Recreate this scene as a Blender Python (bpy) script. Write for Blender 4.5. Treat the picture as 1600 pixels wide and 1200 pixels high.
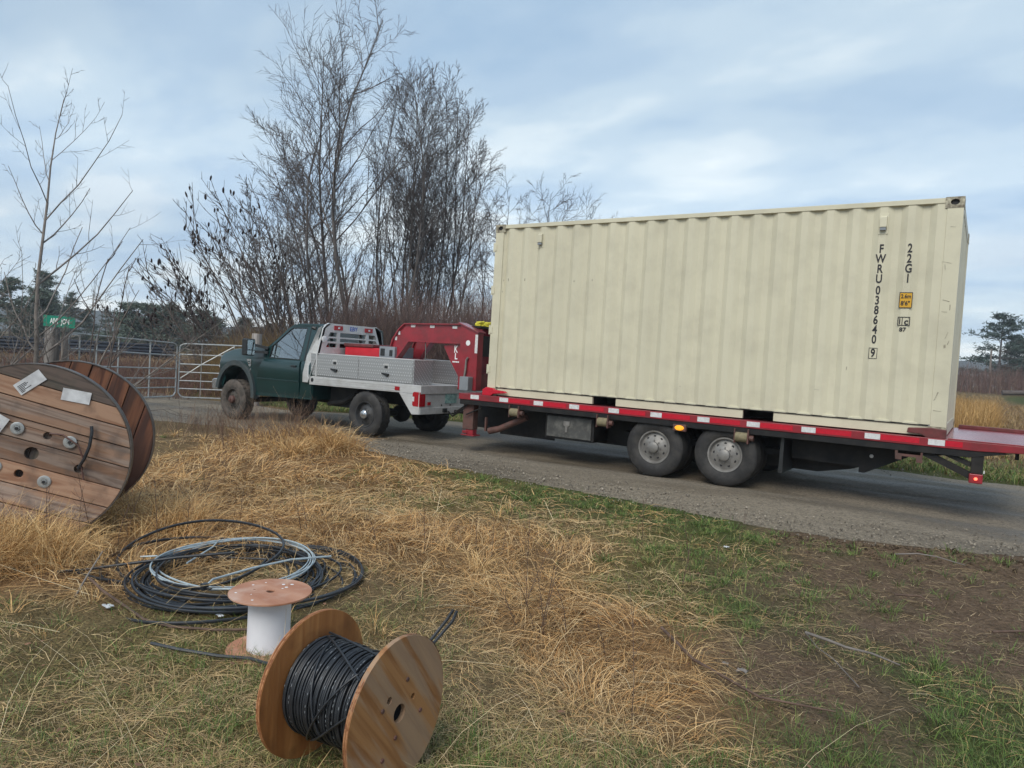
import bpy, bmesh, math, random
import numpy as np
from mathutils import Vector, Matrix
from mathutils.geometry import tessellate_polygon
R_=math.radians; PI=math.pi
rnd=random.Random(7); NR=np.random.default_rng(11)
S=bpy.context.scene; COL=S.collection
for o in list(bpy.data.objects): bpy.data.objects.remove(o)

# ------------------------------------------------------------------ camera
cam=bpy.data.cameras.new('camera'); cam.sensor_width=36; cam.lens=36*1127/1600; cam.clip_start=.1; cam.clip_end=3000
co=bpy.data.objects.new('camera',cam); COL.objects.link(co)
def cam_axes(pitch,roll,yaw):
    c,s=math.cos,math.sin
    Rz=np.array([[c(yaw),-s(yaw),0],[s(yaw),c(yaw),0],[0,0,1]])
    Rx=np.array([[1,0,0],[0,c(pitch),-s(pitch)],[0,s(pitch),c(pitch)]])
    Ry=np.array([[c(roll),0,s(roll)],[0,1,0],[-s(roll),0,c(roll)]])
    return Rz@Rx@Ry
CA=cam_axes(-.0370735,-.0589741,.5790911)
r,f,u=CA[:,0],CA[:,1],CA[:,2]
CAM=np.array([.3088,-9.0366,1.47])
co.matrix_world=Matrix(((r[0],u[0],-f[0],CAM[0]),(r[1],u[1],-f[1],CAM[1]),(r[2],u[2],-f[2],CAM[2]),(0,0,0,1)))
S.camera=co

# ------------------------------------------------------------------ sky, sun, exposure
SUN_EL,SUN_AZ=46,173      # azimuth clockwise from +Y
W=bpy.data.worlds.new('World'); S.world=W; W.use_nodes=True
nt=W.node_tree; nt.nodes.clear(); N=nt.nodes.new; L=nt.links.new
out=N('ShaderNodeOutputWorld'); bg=N('ShaderNodeBackground'); bg.inputs[1].default_value=.1
sky=N('ShaderNodeTexSky'); sky.sky_type='NISHITA'; sky.sun_disc=False
sky.sun_elevation=R_(SUN_EL); sky.sun_rotation=R_(SUN_AZ)
tc=N('ShaderNodeTexCoord'); sep=N('ShaderNodeSeparateXYZ'); L(tc.outputs['Generated'],sep.inputs[0])
def mth(op,a,b=None,clamp=False):
    n=N('ShaderNodeMath'); n.operation=op; n.use_clamp=clamp
    for i,x in enumerate((a,b)):
        if x is None: continue
        if isinstance(x,(int,float)): n.inputs[i].default_value=x
        else: L(x,n.inputs[i])
    return n.outputs[0]
def ramp(fac,stops,interp='EASE'):
    n=N('ShaderNodeValToRGB'); n.color_ramp.interpolation=interp; e=n.color_ramp.elements
    while len(e)<len(stops): e.new(.5)
    for i,(p,c) in enumerate(stops): e[i].position=p; e[i].color=(*c,1)
    L(fac,n.inputs[0]); return n.outputs[0]
def mixc(fac,a,b):
    n=N('ShaderNodeMix'); n.data_type='RGBA'
    if isinstance(fac,(int,float)): n.inputs[0].default_value=fac
    else: L(fac,n.inputs[0])
    for i,x in ((6,a),(7,b)):
        if isinstance(x,tuple): n.inputs[i].default_value=(*x,1)
        else: L(x,n.inputs[i])
    return n.outputs[2]
zc=mth('MAXIMUM',sep.outputs[2],0.0); den=mth('ADD',zc,.16)
px=mth('DIVIDE',sep.outputs[0],den); py=mth('DIVIDE',sep.outputs[1],den)
cmb=N('ShaderNodeCombineXYZ'); L(px,cmb.inputs[0]); L(py,cmb.inputs[1])
def noise(sc,det,dist,rot=0,sx=1,off=0):
    m=N('ShaderNodeMapping'); m.inputs['Rotation'].default_value[2]=rot; m.inputs['Scale'].default_value=(sx,1,1); m.inputs['Location'].default_value=(off,off*.7,off)
    L(cmb.outputs[0],m.inputs[0]); n=N('ShaderNodeTexNoise'); n.inputs['Scale'].default_value=sc; n.inputs['Detail'].default_value=det
    n.inputs['Roughness'].default_value=.52; n.inputs['Distortion'].default_value=dist; L(m.outputs[0],n.inputs['Vector']); return n.outputs['Fac']
n1=noise(.70,5,.15,R_(57),.6,3.1); n2=noise(2.1,7,.12,R_(52),.62,5.2); n3=noise(.45,3,.3,R_(20),.8,1.9)
body=mth('ADD',mth('MULTIPLY',n1,.52),mth('MULTIPLY',n2,.48))
cloud=ramp(body,[(.37,(2.2,3.15,4.25)),(.45,(2.75,3.65,4.6)),(.52,(3.4,4.25,4.95)),(.58,(4.4,5.1,5.5)),(.68,(6.8,7.1,7.1))])
shade=ramp(n3,[(.36,(.66,.71,.78)),(.62,(1.1,1.08,1.05))])
mul=N('ShaderNodeMix'); mul.data_type='RGBA'; mul.blend_type='MULTIPLY'; mul.inputs[0].default_value=1; L(cloud,mul.inputs[6]); L(shade,mul.inputs[7])
hz=ramp(zc,[(0,(1,1,1)),(.16,(.35,.35,.35)),(.34,(0,0,0))])
hzc=ramp(n2,[(.38,(4.2,5.3,6.9)),(.52,(6.6,7.4,8.0)),(.62,(8.6,8.7,8.6))])
mx=mixc(mth('MULTIPLY',hz,.7),mul.outputs[2],hzc)
fin=mixc(.82,sky.outputs[0],mx)
L(fin,bg.inputs[0]); L(bg.outputs[0],out.inputs[0])
sl=bpy.data.lights.new('sun','SUN'); sl.energy=1.5; sl.angle=R_(34); sl.color=(1,.95,.86)
so=bpy.data.objects.new('sun',sl); COL.objects.link(so)
el,az=R_(SUN_EL),R_(SUN_AZ)
d=Vector((math.sin(az)*math.cos(el),math.cos(az)*math.cos(el),math.sin(el)))
so.rotation_euler=d.to_track_quat('Z','Y').to_euler()
S.view_settings.view_transform='Standard'; S.view_settings.look='None'; S.view_settings.gamma=1
S.view_settings.use_curve_mapping=False; S.view_settings.exposure=.82
S.cycles.max_bounces=6; S.cycles.transparent_max_bounces=12

# ------------------------------------------------------------------ numpy noise, terrain
def vnoise(x,y,seed=0):
    xi=np.floor(x).astype(np.int64); yi=np.floor(y).astype(np.int64); fx=x-xi; fy=y-yi
    fx=fx*fx*(3-2*fx); fy=fy*fy*(3-2*fy)
    def h(a,b):
        n=(a*374761393+b*668265263+seed*1442695041)&0xffffffff
        n=((n^(n>>13))*1274126177)&0xffffffff; n=n^(n>>16)
        return (n&0xffff)/65535.0
    return (h(xi,yi)*(1-fx)+h(xi+1,yi)*fx)*(1-fy)+(h(xi,yi+1)*(1-fx)+h(xi+1,yi+1)*fx)*fy
def fbm(x,y,o=4,seed=0):
    a=.5;s=0;t=0
    for i in range(o): s=s+a*vnoise(x*2**i+i*17.3,y*2**i-i*9.1,seed+i); t+=a; a*=.5
    return s/t
def sm(a,b,x): t=np.clip((x-a)/(b-a),0,1); return t*t*(3-2*t)
NEAR=np.array([(-60,-1.5),(-16,-1.6),(-13.5,-1.5),(-11,-.75),(-8.6,-.95),(-6.9,-1.3),(-4.5,-1.68),(-2.7,-1.88),(-1.3,-2.05),(-.2,-1.9),(.7,-1.4),(2,-1.55),(8,-1.7),(80,-1.7)])
FAR=np.array([(-60,2.8),(-16,2.8),(-13.8,3.0),(-12,3.8),(-10,4.3),(-2.4,4.3),(1,4.2),(80,4.2)])
def yn(x): return np.interp(x,NEAR[:,0],NEAR[:,1])
def yf(x): return np.interp(x,FAR[:,0],FAR[:,1])
def slope(x): return -.0125*np.clip(-2.3-x,0,11.5)
def H(x,y):
    x=np.asarray(x,float); y=np.asarray(y,float)
    z=slope(x)
    off=sm(.15,1.0,np.maximum(yn(x)-y,y-yf(x)))
    nearf=sm(60,20,np.hypot(x,y))
    z=z+off*nearf*(.10*(fbm(x*.8,y*.8,3,5)-.5)+.05*(fbm(x*4,y*4,3,9)-.5))
    z=z+.06*np.exp(-((y+2.0)/.22)**2)*sm(-.7,.1,x)*sm(6,2,x)*(.4+fbm(x*5,y*5,3,3))
    z=z+nearf*off*.022*(fbm(x*11,y*11,2,19)-.5)
    dist=np.hypot(x,y+9)
    z=z+np.where(x>-14,1,0)*sm(20,80,y)*.75
    z=z+.25*sm(5.2,9,y+.25*(x+10)*0)*sm(-2,-8,x)*sm(30,14,y)
    return z

# ------------------------------------------------------------------ materials
def newmat(name):
    m=bpy.data.materials.new(name); m.use_nodes=True; t=m.node_tree; return m,t,t.nodes['Principled BSDF']
def pm(name,col,rough=.5,metal=0,var=.12,scale=6,bump=0,bscale=60,dirt=None,dscale=3,damt=.5,spec=.5,stretch=None,coat=0,dlo=.45,dhi=.68):
    m,t,b=newmat(name); N=t.nodes.new; L=t.links.new
    tc=N('ShaderNodeTexCoord'); mp=N('ShaderNodeMapping'); L(tc.outputs['Object'],mp.inputs[0])
    if stretch: mp.inputs['Scale'].default_value=stretch
    n=N('ShaderNodeTexNoise'); n.inputs['Scale'].default_value=scale; n.inputs['Detail'].default_value=6; L(mp.outputs[0],n.inputs['Vector'])
    cr=N('ShaderNodeValToRGB'); lo,hi=1-var,1+var
    cr.color_ramp.elements[0].position=.3; cr.color_ramp.elements[1].position=.7
    cr.color_ramp.elements[0].color=(col[0]*lo,col[1]*lo,col[2]*lo,1); cr.color_ramp.elements[1].color=(min(col[0]*hi,1),min(col[1]*hi,1),min(col[2]*hi,1),1)
    L(n.outputs['Fac'],cr.inputs[0]); c=cr.outputs[0]
    if dirt:
        n2=N('ShaderNodeTexNoise'); n2.inputs['Scale'].default_value=dscale; n2.inputs['Detail'].default_value=8; n2.inputs['Roughness'].default_value=.65; L(tc.outputs['Object'],n2.inputs['Vector'])
        r2=N('ShaderNodeValToRGB'); r2.color_ramp.elements[0].position=dlo; r2.color_ramp.elements[1].position=dhi
        r2.color_ramp.elements[1].color=(damt,damt,damt,1); L(n2.outputs['Fac'],r2.inputs[0])
        mx=N('ShaderNodeMix'); mx.data_type='RGBA'; L(r2.outputs[0],mx.inputs[0]); L(c,mx.inputs[6]); mx.inputs[7].default_value=(*dirt,1); c=mx.outputs[2]
    L(c,b.inputs['Base Color']); b.inputs['Roughness'].default_value=rough; b.inputs['Metallic'].default_value=metal
    b.inputs['Specular IOR Level'].default_value=spec; b.inputs['Coat Weight'].default_value=coat; b.inputs['Coat Roughness'].default_value=.12
    if bump:
        n3=N('ShaderNodeTexNoise'); n3.inputs['Scale'].default_value=bscale; n3.inputs['Detail'].default_value=5; L(mp.outputs[0],n3.inputs['Vector'])
        bp=N('ShaderNodeBump'); bp.inputs['Strength'].default_value=bump; bp.inputs['Distance'].default_value=.01; L(n3.outputs['Fac'],bp.inputs['Height']); L(bp.outputs[0],b.inputs['Normal'])
    return m
def vcol(name,rough=.85,spec=.2,nscale=25,namt=.25,bump=.0,bscale=80,bdist=.02):
    m,t,b=newmat(name); N=t.nodes.new; L=t.links.new
    a=N('ShaderNodeAttribute'); a.attribute_name='Col'
    tc=N('ShaderNodeTexCoord'); n=N('ShaderNodeTexNoise'); n.inputs['Scale'].default_value=nscale; n.inputs['Detail'].default_value=8; n.inputs['Roughness'].default_value=.7; L(tc.outputs['Object'],n.inputs['Vector'])
    mr=N('ShaderNodeMapRange'); mr.inputs[1].default_value=.3; mr.inputs[2].default_value=.7; mr.inputs[3].default_value=1-namt; mr.inputs[4].default_value=1+namt; L(n.outputs['Fac'],mr.inputs[0])
    v=N('ShaderNodeVectorMath'); v.operation='SCALE'; L(a.outputs['Color'],v.inputs[0]); L(mr.outputs[0],v.inputs['Scale']); L(v.outputs[0],b.inputs['Base Color'])
    b.inputs['Roughness'].default_value=rough; b.inputs['Specular IOR Level'].default_value=spec
    if bump:
        n3=N('ShaderNodeTexNoise'); n3.inputs['Scale'].default_value=bscale; n3.inputs['Detail'].default_value=8; L(tc.outputs['Object'],n3.inputs['Vector'])
        bp=N('ShaderNodeBump'); bp.inputs['Strength'].default_value=bump; bp.inputs['Distance'].default_value=bdist; L(n3.outputs['Fac'],bp.inputs['Height']); L(bp.outputs[0],b.inputs['Normal'])
    return m
def emit(name,col,base,strength,rough=.3):
    m,t,b=newmat(name); b.inputs['Base Color'].default_value=(*base,1); b.inputs['Emission Color'].default_value=(*col,1); b.inputs['Emission Strength'].default_value=strength; b.inputs['Roughness'].default_value=rough; return m
def glassmat(name,tint,op=.5):
    m,t,b=newmat(name); N=t.nodes.new; L=t.links.new
    tr=N('ShaderNodeBsdfTransparent'); tr.inputs[0].default_value=(*tint,1); gl=N('ShaderNodeBsdfGlossy'); gl.inputs['Roughness'].default_value=.02; gl.inputs[0].default_value=(.9,.95,.95,1)
    fr=N('ShaderNodeFresnel'); fr.inputs[0].default_value=1.6; ad=N('ShaderNodeMath'); ad.operation='ADD'; ad.inputs[1].default_value=op; ad.use_clamp=True; L(fr.outputs[0],ad.inputs[0])
    mx=N('ShaderNodeMixShader'); L(ad.outputs[0],mx.inputs[0]); L(tr.outputs[0],mx.inputs[1]); L(gl.outputs[0],mx.inputs[2]); L(mx.outputs[0],t.nodes['Material Output'].inputs[0]); return m
def woodmat(name,c0,c1,sc=1.0,axis=0,rough=.7,blotch=None,bamt=.6,ring=9,dist=3.5,bump=.25,bdark=None):
    m,t,b=newmat(name); N=t.nodes.new; L=t.links.new
    tc=N('ShaderNodeTexCoord'); mp=N('ShaderNodeMapping'); s=[6*sc]*3; s[axis]=.5*sc; mp.inputs['Scale'].default_value=s; L(tc.outputs['Object'],mp.inputs[0])
    oi=N('ShaderNodeObjectInfo'); va=N('ShaderNodeVectorMath'); va.operation='ADD'; sc3=N('ShaderNodeMath'); sc3.operation='MULTIPLY'; sc3.inputs[1].default_value=37; L(oi.outputs['Random'],sc3.inputs[0]); L(mp.outputs[0],va.inputs[0]); L(sc3.outputs[0],va.inputs[1])
    n=N('ShaderNodeTexNoise'); n.inputs['Scale'].default_value=1.1; n.inputs['Detail'].default_value=5; n.inputs['Distortion'].default_value=.6; L(va.outputs[0],n.inputs['Vector'])
    ml=N('ShaderNodeMath'); ml.operation='MULTIPLY'; ml.inputs[1].default_value=ring; L(n.outputs['Fac'],ml.inputs[0])
    fr=N('ShaderNodeMath'); fr.operation='PINGPONG'; fr.inputs[1].default_value=1; L(ml.outputs[0],fr.inputs[0])
    cr=N('ShaderNodeValToRGB'); cr.color_ramp.elements[0].position=.08; cr.color_ramp.elements[1].position=.8; cr.color_ramp.elements[0].color=(*c0,1); cr.color_ramp.elements[1].color=(*c1,1); L(fr.outputs[0],cr.inputs[0]); c=cr.outputs[0]
    if blotch:
        n2=N('ShaderNodeTexNoise'); n2.inputs['Scale'].default_value=.9; n2.inputs['Detail'].default_value=6; L(va.outputs[0],n2.inputs['Vector'])
        r2=N('ShaderNodeValToRGB'); r2.color_ramp.elements[0].position=.46; r2.color_ramp.elements[1].position=.56; r2.color_ramp.elements[1].color=(bamt,)*3+(1,); L(n2.outputs['Fac'],r2.inputs[0])
        mx=N('ShaderNodeMix'); mx.data_type='RGBA'; L(r2.outputs[0],mx.inputs[0]); L(c,mx.inputs[6]); mx.inputs[7].default_value=(*blotch,1); c=mx.outputs[2]
    if bdark:
        n2=N('ShaderNodeTexNoise'); n2.inputs['Scale'].default_value=7; n2.inputs['Detail'].default_value=6; L(tc.outputs['Object'],n2.inputs['Vector'])
        r2=N('ShaderNodeValToRGB'); r2.color_ramp.elements[0].position=.5; r2.color_ramp.elements[1].position=.72; r2.color_ramp.elements[1].color=(.8,)*3+(1,); L(n2.outputs['Fac'],r2.inputs[0])
        mx=N('ShaderNodeMix'); mx.data_type='RGBA'; L(r2.outputs[0],mx.inputs[0]); L(c,mx.inputs[6]); mx.inputs[7].default_value=(*bdark,1); c=mx.outputs[2]
    hs=N('ShaderNodeHueSaturation'); mr=N('ShaderNodeMapRange'); mr.inputs[3].default_value=.72; mr.inputs[4].default_value=1.2; L(oi.outputs['Random'],mr.inputs[0]); L(mr.outputs[0],hs.inputs['Value']); L(c,hs.inputs['Color'])
    L(hs.outputs[0],b.inputs['Base Color']); b.inputs['Roughness'].default_value=rough; b.inputs['Specular IOR Level'].default_value=.35
    bp=N('ShaderNodeBump'); bp.inputs['Strength'].default_value=bump; bp.inputs['Distance'].default_value=.004; L(fr.outputs[0],bp.inputs['Height']); L(bp.outputs[0],b.inputs['Normal'])
    return m
def diamondmat(name,col):
    m,t,b=newmat(name); N=t.nodes.new; L=t.links.new
    tc=N('ShaderNodeTexCoord'); mp=N('ShaderNodeMapping'); mp.inputs['Rotation'].default_value=(R_(45),R_(45),0); mp.inputs['Scale'].default_value=(26,26,26); L(tc.outputs['Object'],mp.inputs[0])
    ch=N('ShaderNodeTexVoronoi'); ch.inputs['Scale'].default_value=1; ch.inputs['Randomness'].default_value=0; L(mp.outputs[0],ch.inputs['Vector'])
    cr=N('ShaderNodeValToRGB'); cr.color_ramp.elements[0].position=.22; cr.color_ramp.elements[1].position=.42
    cr.color_ramp.elements[0].color=(col[0]*1.15,col[1]*1.15,col[2]*1.15,1); cr.color_ramp.elements[1].color=(col[0]*.72,col[1]*.72,col[2]*.72,1)
    L(ch.outputs['Distance'],cr.inputs[0]); L(cr.outputs[0],b.inputs['Base Color']); b.inputs['Metallic'].default_value=.55; b.inputs['Roughness'].default_value=.42
    bp=N('ShaderNodeBump'); bp.invert=True; bp.inputs['Strength'].default_value=.5; bp.inputs['Distance'].default_value=.003; L(ch.outputs['Distance'],bp.inputs['Height']); L(bp.outputs[0],b.inputs['Normal'])
    return m
M={}
M['cream']=pm('cream_paint',(.61,.575,.43),.5,var=.05,scale=1.5,dirt=(.36,.33,.25),dscale=2.6,damt=.3,bump=.05,bscale=8,stretch=(1,1,.25))
M['cream_worn']=pm('scuffed_casting',(.42,.39,.29),.6,var=.25,scale=25,dirt=(.10,.075,.05),dscale=14,damt=.85,dlo=.42,dhi=.6)
M['hole']=pm('dark_fill',(.02,.02,.022),.8)  # near-black fill standing in for shade in holes; also seams, screws, bolt ends
M['ink']=pm('black_print',(.018,.018,.022),.6)
M['yellow']=pm('yellow_sticker',(.62,.34,.02),.5,var=.06)
M['red']=pm('red_paint',(.27,.022,.032),.32,var=.12,scale=5,dirt=(.11,.03,.03),dscale=4,damt=.6,coat=.25)
M['reddark']=pm('weathered_red',(.14,.03,.03),.45,var=.3,scale=9,dirt=(.06,.035,.03),dscale=7,damt=.8)
M['redtape']=pm('red_reflective',(.50,.012,.03),.25,var=.1,scale=30)
M['whitetape']=pm('white_reflective',(.66,.66,.66),.3,var=.1,scale=40,dirt=(.4,.38,.36),dscale=25,damt=.5)
M['deck']=pm('red_deck',(.30,.055,.07),.22,var=.2,scale=6,dirt=(.16,.08,.08),dscale=5,damt=.5)
M['black']=pm('black_frame',(.012,.012,.013),.6,var=.3,scale=8,dirt=(.04,.034,.028),dscale=6,damt=.5,spec=.3)
M['rust']=pm('rusty_brown_steel',(.095,.050,.040),.65,var=.3,scale=12,dirt=(.15,.05,.042),dscale=9,damt=.6)
M['rubber']=pm('tyre_rubber',(.022,.021,.021),.7,var=.25,scale=10,dirt=(.07,.064,.056),dscale=6,damt=.6,bump=.2,bscale=40)
M['mud']=pm('muddy_tyre',(.075,.064,.054),.85,var=.35,scale=12,dirt=(.135,.108,.09),dscale=6,damt=.8,bump=.5,bscale=35)
M['rimgrey']=pm('grey_rim',(.25,.24,.225),.5,metal=.3,var=.2,scale=9,dirt=(.12,.11,.10),dscale=7,damt=.6)
M['rimdark']=pm('dark_rim',(.045,.046,.048),.5,metal=.2,var=.2,scale=9,dirt=(.10,.09,.08),dscale=7,damt=.5)
M['chrome']=pm('chrome',(.65,.66,.67),.22,metal=.9,var=.1)
M['green']=pm('dark_green_paint',(.004,.030,.031),.28,var=.12,scale=2,dirt=(.03,.042,.038),dscale=2.2,damt=.16,coat=.5)
M['plastic']=pm('black_plastic',(.018,.02,.021),.45)
M['flare']=pm('flare_plastic',(.04,.055,.058),.5,dirt=(.09,.085,.075),dscale=8,damt=.5)
M['alu']=pm('aluminium',(.60,.60,.59),.42,metal=.35,var=.08,scale=6,dirt=(.40,.39,.36),dscale=4,damt=.5,stretch=(1,6,6))
M['tread']=diamondmat('diamond_plate',(.56,.57,.57))
M['lamp']=pm('red_lens',(.33,.012,.018),.18,var=.1)
M['clear']=pm('clear_lens',(.7,.7,.7),.15)
M['amber']=emit('amber_lit',(1,.38,.02),(.7,.25,.02),.55)
M['redlit']=emit('red_lit',(1,.12,.06),(.6,.02,.02),2.5)
M['amberdim']=pm('amber_lens',(.55,.22,.03),.25)
M['glass']=glassmat('side_glass',(.36,.46,.45),.27)
M['mirrorglass']=pm('mirror_glass',(.75,.8,.8),.04,metal=1,var=.02)
M['seat']=pm('grey_seat',(.13,.135,.135),.8)
M['brightred']=pm('bright_red_cover',(.50,.018,.03),.35,var=.1)
M['grey']=pm('grey_panel',(.22,.24,.26),.5)
M['galv']=pm('galvanised_tube',(.37,.39,.39),.42,metal=.35,var=.15,scale=14,dirt=(.30,.29,.27),dscale=9,damt=.6)
M['post']=woodmat('weathered_post',(.16,.14,.125),(.28,.255,.235),sc=1,axis=2,ring=8)
M['signgreen']=pm('green_sign',(.0,.20,.125),.4,var=.05)
M['white']=pm('white_print',(.78,.79,.78),.45,var=.04)
M['plank']=woodmat('grey_brown_plank',(.185,.125,.097),(.33,.25,.20),sc=2.2,axis=1,ring=7,blotch=(.33,.17,.09),bamt=.55,bdark=(.13,.10,.085))
M['planko']=woodmat('orange_brown_plank',(.26,.135,.08),(.38,.235,.155),sc=2.2,axis=1,ring=6,bdark=(.16,.10,.07))
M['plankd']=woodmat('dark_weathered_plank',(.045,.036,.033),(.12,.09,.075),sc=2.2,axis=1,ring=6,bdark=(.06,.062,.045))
M['plankr']=woodmat('wet_red_brown_plank',(.085,.034,.022),(.20,.085,.045),sc=2,axis=1,ring=5,blotch=(.05,.027,.022),bamt=.8)
M['rimband']=pm('steel_band',(.13,.115,.105),.5,metal=.5,var=.3,scale=14)
M['ply']=woodmat('orange_plywood',(.34,.14,.045),(.50,.24,.085),sc=1.8,axis=2,ring=4,rough=.45,blotch=(.24,.09,.03),bamt=.6,bdark=(.13,.055,.022))
M['plyout']=woodmat('grained_plywood',(.31,.135,.05),(.44,.215,.085),sc=3.2,axis=1,ring=5,rough=.5,blotch=(.42,.33,.24),bamt=.5)
M['plyedge']=woodmat('plywood_edge',(.20,.075,.035),(.40,.19,.09),sc=4,axis=1,ring=9)
M['pinkply']=woodmat('pink_plywood',(.40,.18,.105),(.52,.27,.17),sc=.9,axis=0,ring=4,rough=.6,bdark=(.60,.42,.33))
M['drum']=pm('white_card_drum',(.76,.76,.80),.55,var=.03)
M['cable']=pm('black_cable',(.022,.025,.030),.38,var=.25,scale=30)
M['cablegrey']=pm('pale_grey_cable',(.40,.47,.50),.4,var=.15,scale=30)
M['brownstem']=pm('brown_twig',(.11,.068,.048),.8,var=.35,scale=20)
M['paper']=pm('faded_paper_label',(.58,.59,.60),.5,var=.15,scale=14,dirt=(.33,.33,.34),dscale=9,damt=.6)
M['bark']=pm('grey_bark',(.125,.112,.104),.9,var=.4,scale=8,bump=.4,bscale=30,dirt=(.065,.057,.052),dscale=3,damt=.7,stretch=(1,1,.3))
M['twig']=pm('dark_twig',(.115,.097,.092),.9,var=.3,scale=3)
M['sumac']=pm('sumac_bark',(.095,.076,.068),.85,var=.3,scale=5)
M['seed']=pm('dark_seed_head',(.022,.014,.014),.95,var=.4,scale=25)
M['palebark']=pm('pale_bark',(.20,.175,.155),.85,var=.35,scale=7,dirt=(.09,.075,.065),dscale=4,damt=.6)
M['veg']=vcol('dead_and_green_grass',.7,.3,nscale=9,namt=.12)
M['leaf']=vcol('conifer_needles',.85,.15,nscale=2,namt=.3)
M['ground']=vcol('field_soil',.95,.1,nscale=30,namt=.5,bump=.9,bscale=55,bdist=.03)
M['hill']=vcol('far_hill',1,0,nscale=.2,namt=.3)
M['pipe']=pm('black_pipe',(.015,.018,.027),.42,var=.2)
M['litter']=pm('white_scrap',(.72,.74,.76),.6,var=.1)
M['leafdead']=pm('dead_leaf',(.20,.10,.055),.8,var=.3)
M['yellowstrap']=pm('yellow_strap',(.62,.55,.05),.7,var=.3,scale=20)
M['wire']=pm('wire',(.10,.10,.105),.6)
M['plate']=pm('licence_plate',(.30,.46,.43),.4,var=.35,scale=14,dirt=(.05,.20,.19),dscale=20,damt=.9)
def gravelmat():
    m,t,b=newmat('wet_gravel'); N=t.nodes.new; L=t.links.new
    tc=N('ShaderNodeTexCoord'); mp=N('ShaderNodeMapping'); L(tc.outputs['Object'],mp.inputs[0])
    v=N('ShaderNodeTexVoronoi'); v.inputs['Scale'].default_value=48; L(mp.outputs[0],v.inputs['Vector'])
    n=N('ShaderNodeTexNoise'); n.inputs['Scale'].default_value=140; n.inputs['Detail'].default_value=5; L(mp.outputs[0],n.inputs['Vector'])
    m2=N('ShaderNodeMapping'); m2.inputs['Scale'].default_value=(.16,1,1); L(tc.outputs['Object'],m2.inputs[0])
    w=N('ShaderNodeTexNoise'); w.inputs['Scale'].default_value=1.5; w.inputs['Detail'].default_value=6; L(m2.outputs[0],w.inputs['Vector'])
    cr=N('ShaderNodeValToRGB'); cr.color_ramp.elements[0].color=(.075,.062,.044,1); cr.color_ramp.elements[1].color=(.40,.335,.25,1)
    ad=N('ShaderNodeMath'); ad.operation='MULTIPLY_ADD'; ad.inputs[1].default_value=.45
    sx=N('ShaderNodeSeparateColor'); L(v.outputs['Color'],sx.inputs[0]); L(sx.outputs[0],ad.inputs[0]); L(n.outputs['Fac'],ad.inputs[2]); 
    sb=N('ShaderNodeMath'); sb.operation='SUBTRACT'; sb.inputs[1].default_value=.22; L(ad.outputs[0],sb.inputs[0]); L(sb.outputs[0],cr.inputs[0])
    wr=N('ShaderNodeValToRGB'); wr.color_ramp.elements[0].position=.42; wr.color_ramp.elements[1].position=.62; L(w.outputs['Fac'],wr.inputs[0])
    mx=N('ShaderNodeMix'); mx.data_type='RGBA'; mx.blend_type='MULTIPLY'; mx.inputs[7].default_value=(.60,.58,.55,1)
    L(wr.outputs[0],mx.inputs[0]); L(cr.outputs[0],mx.inputs[6]); L(mx.outputs[2],b.inputs['Base Color'])
    rr=N('ShaderNodeMapRange'); rr.inputs[3].default_value=.92; rr.inputs[4].default_value=.45; L(wr.outputs[0],rr.inputs[0]); L(rr.outputs[0],b.inputs['Roughness'])
    bp=N('ShaderNodeBump'); bp.inputs['Strength'].default_value=.9; bp.inputs['Distance'].default_value=.018; L(ad.outputs[0],bp.inputs['Height']); L(bp.outputs[0],b.inputs['Normal'])
    b.inputs['Specular IOR Level'].default_value=.5
    return m
M['gravel']=gravelmat()
def watermat():
    m,t,b=newmat('puddle_water'); b.inputs['Base Color'].default_value=(.05,.05,.05,1); b.inputs['Roughness'].default_value=.05; return m
M['water']=watermat()

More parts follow.
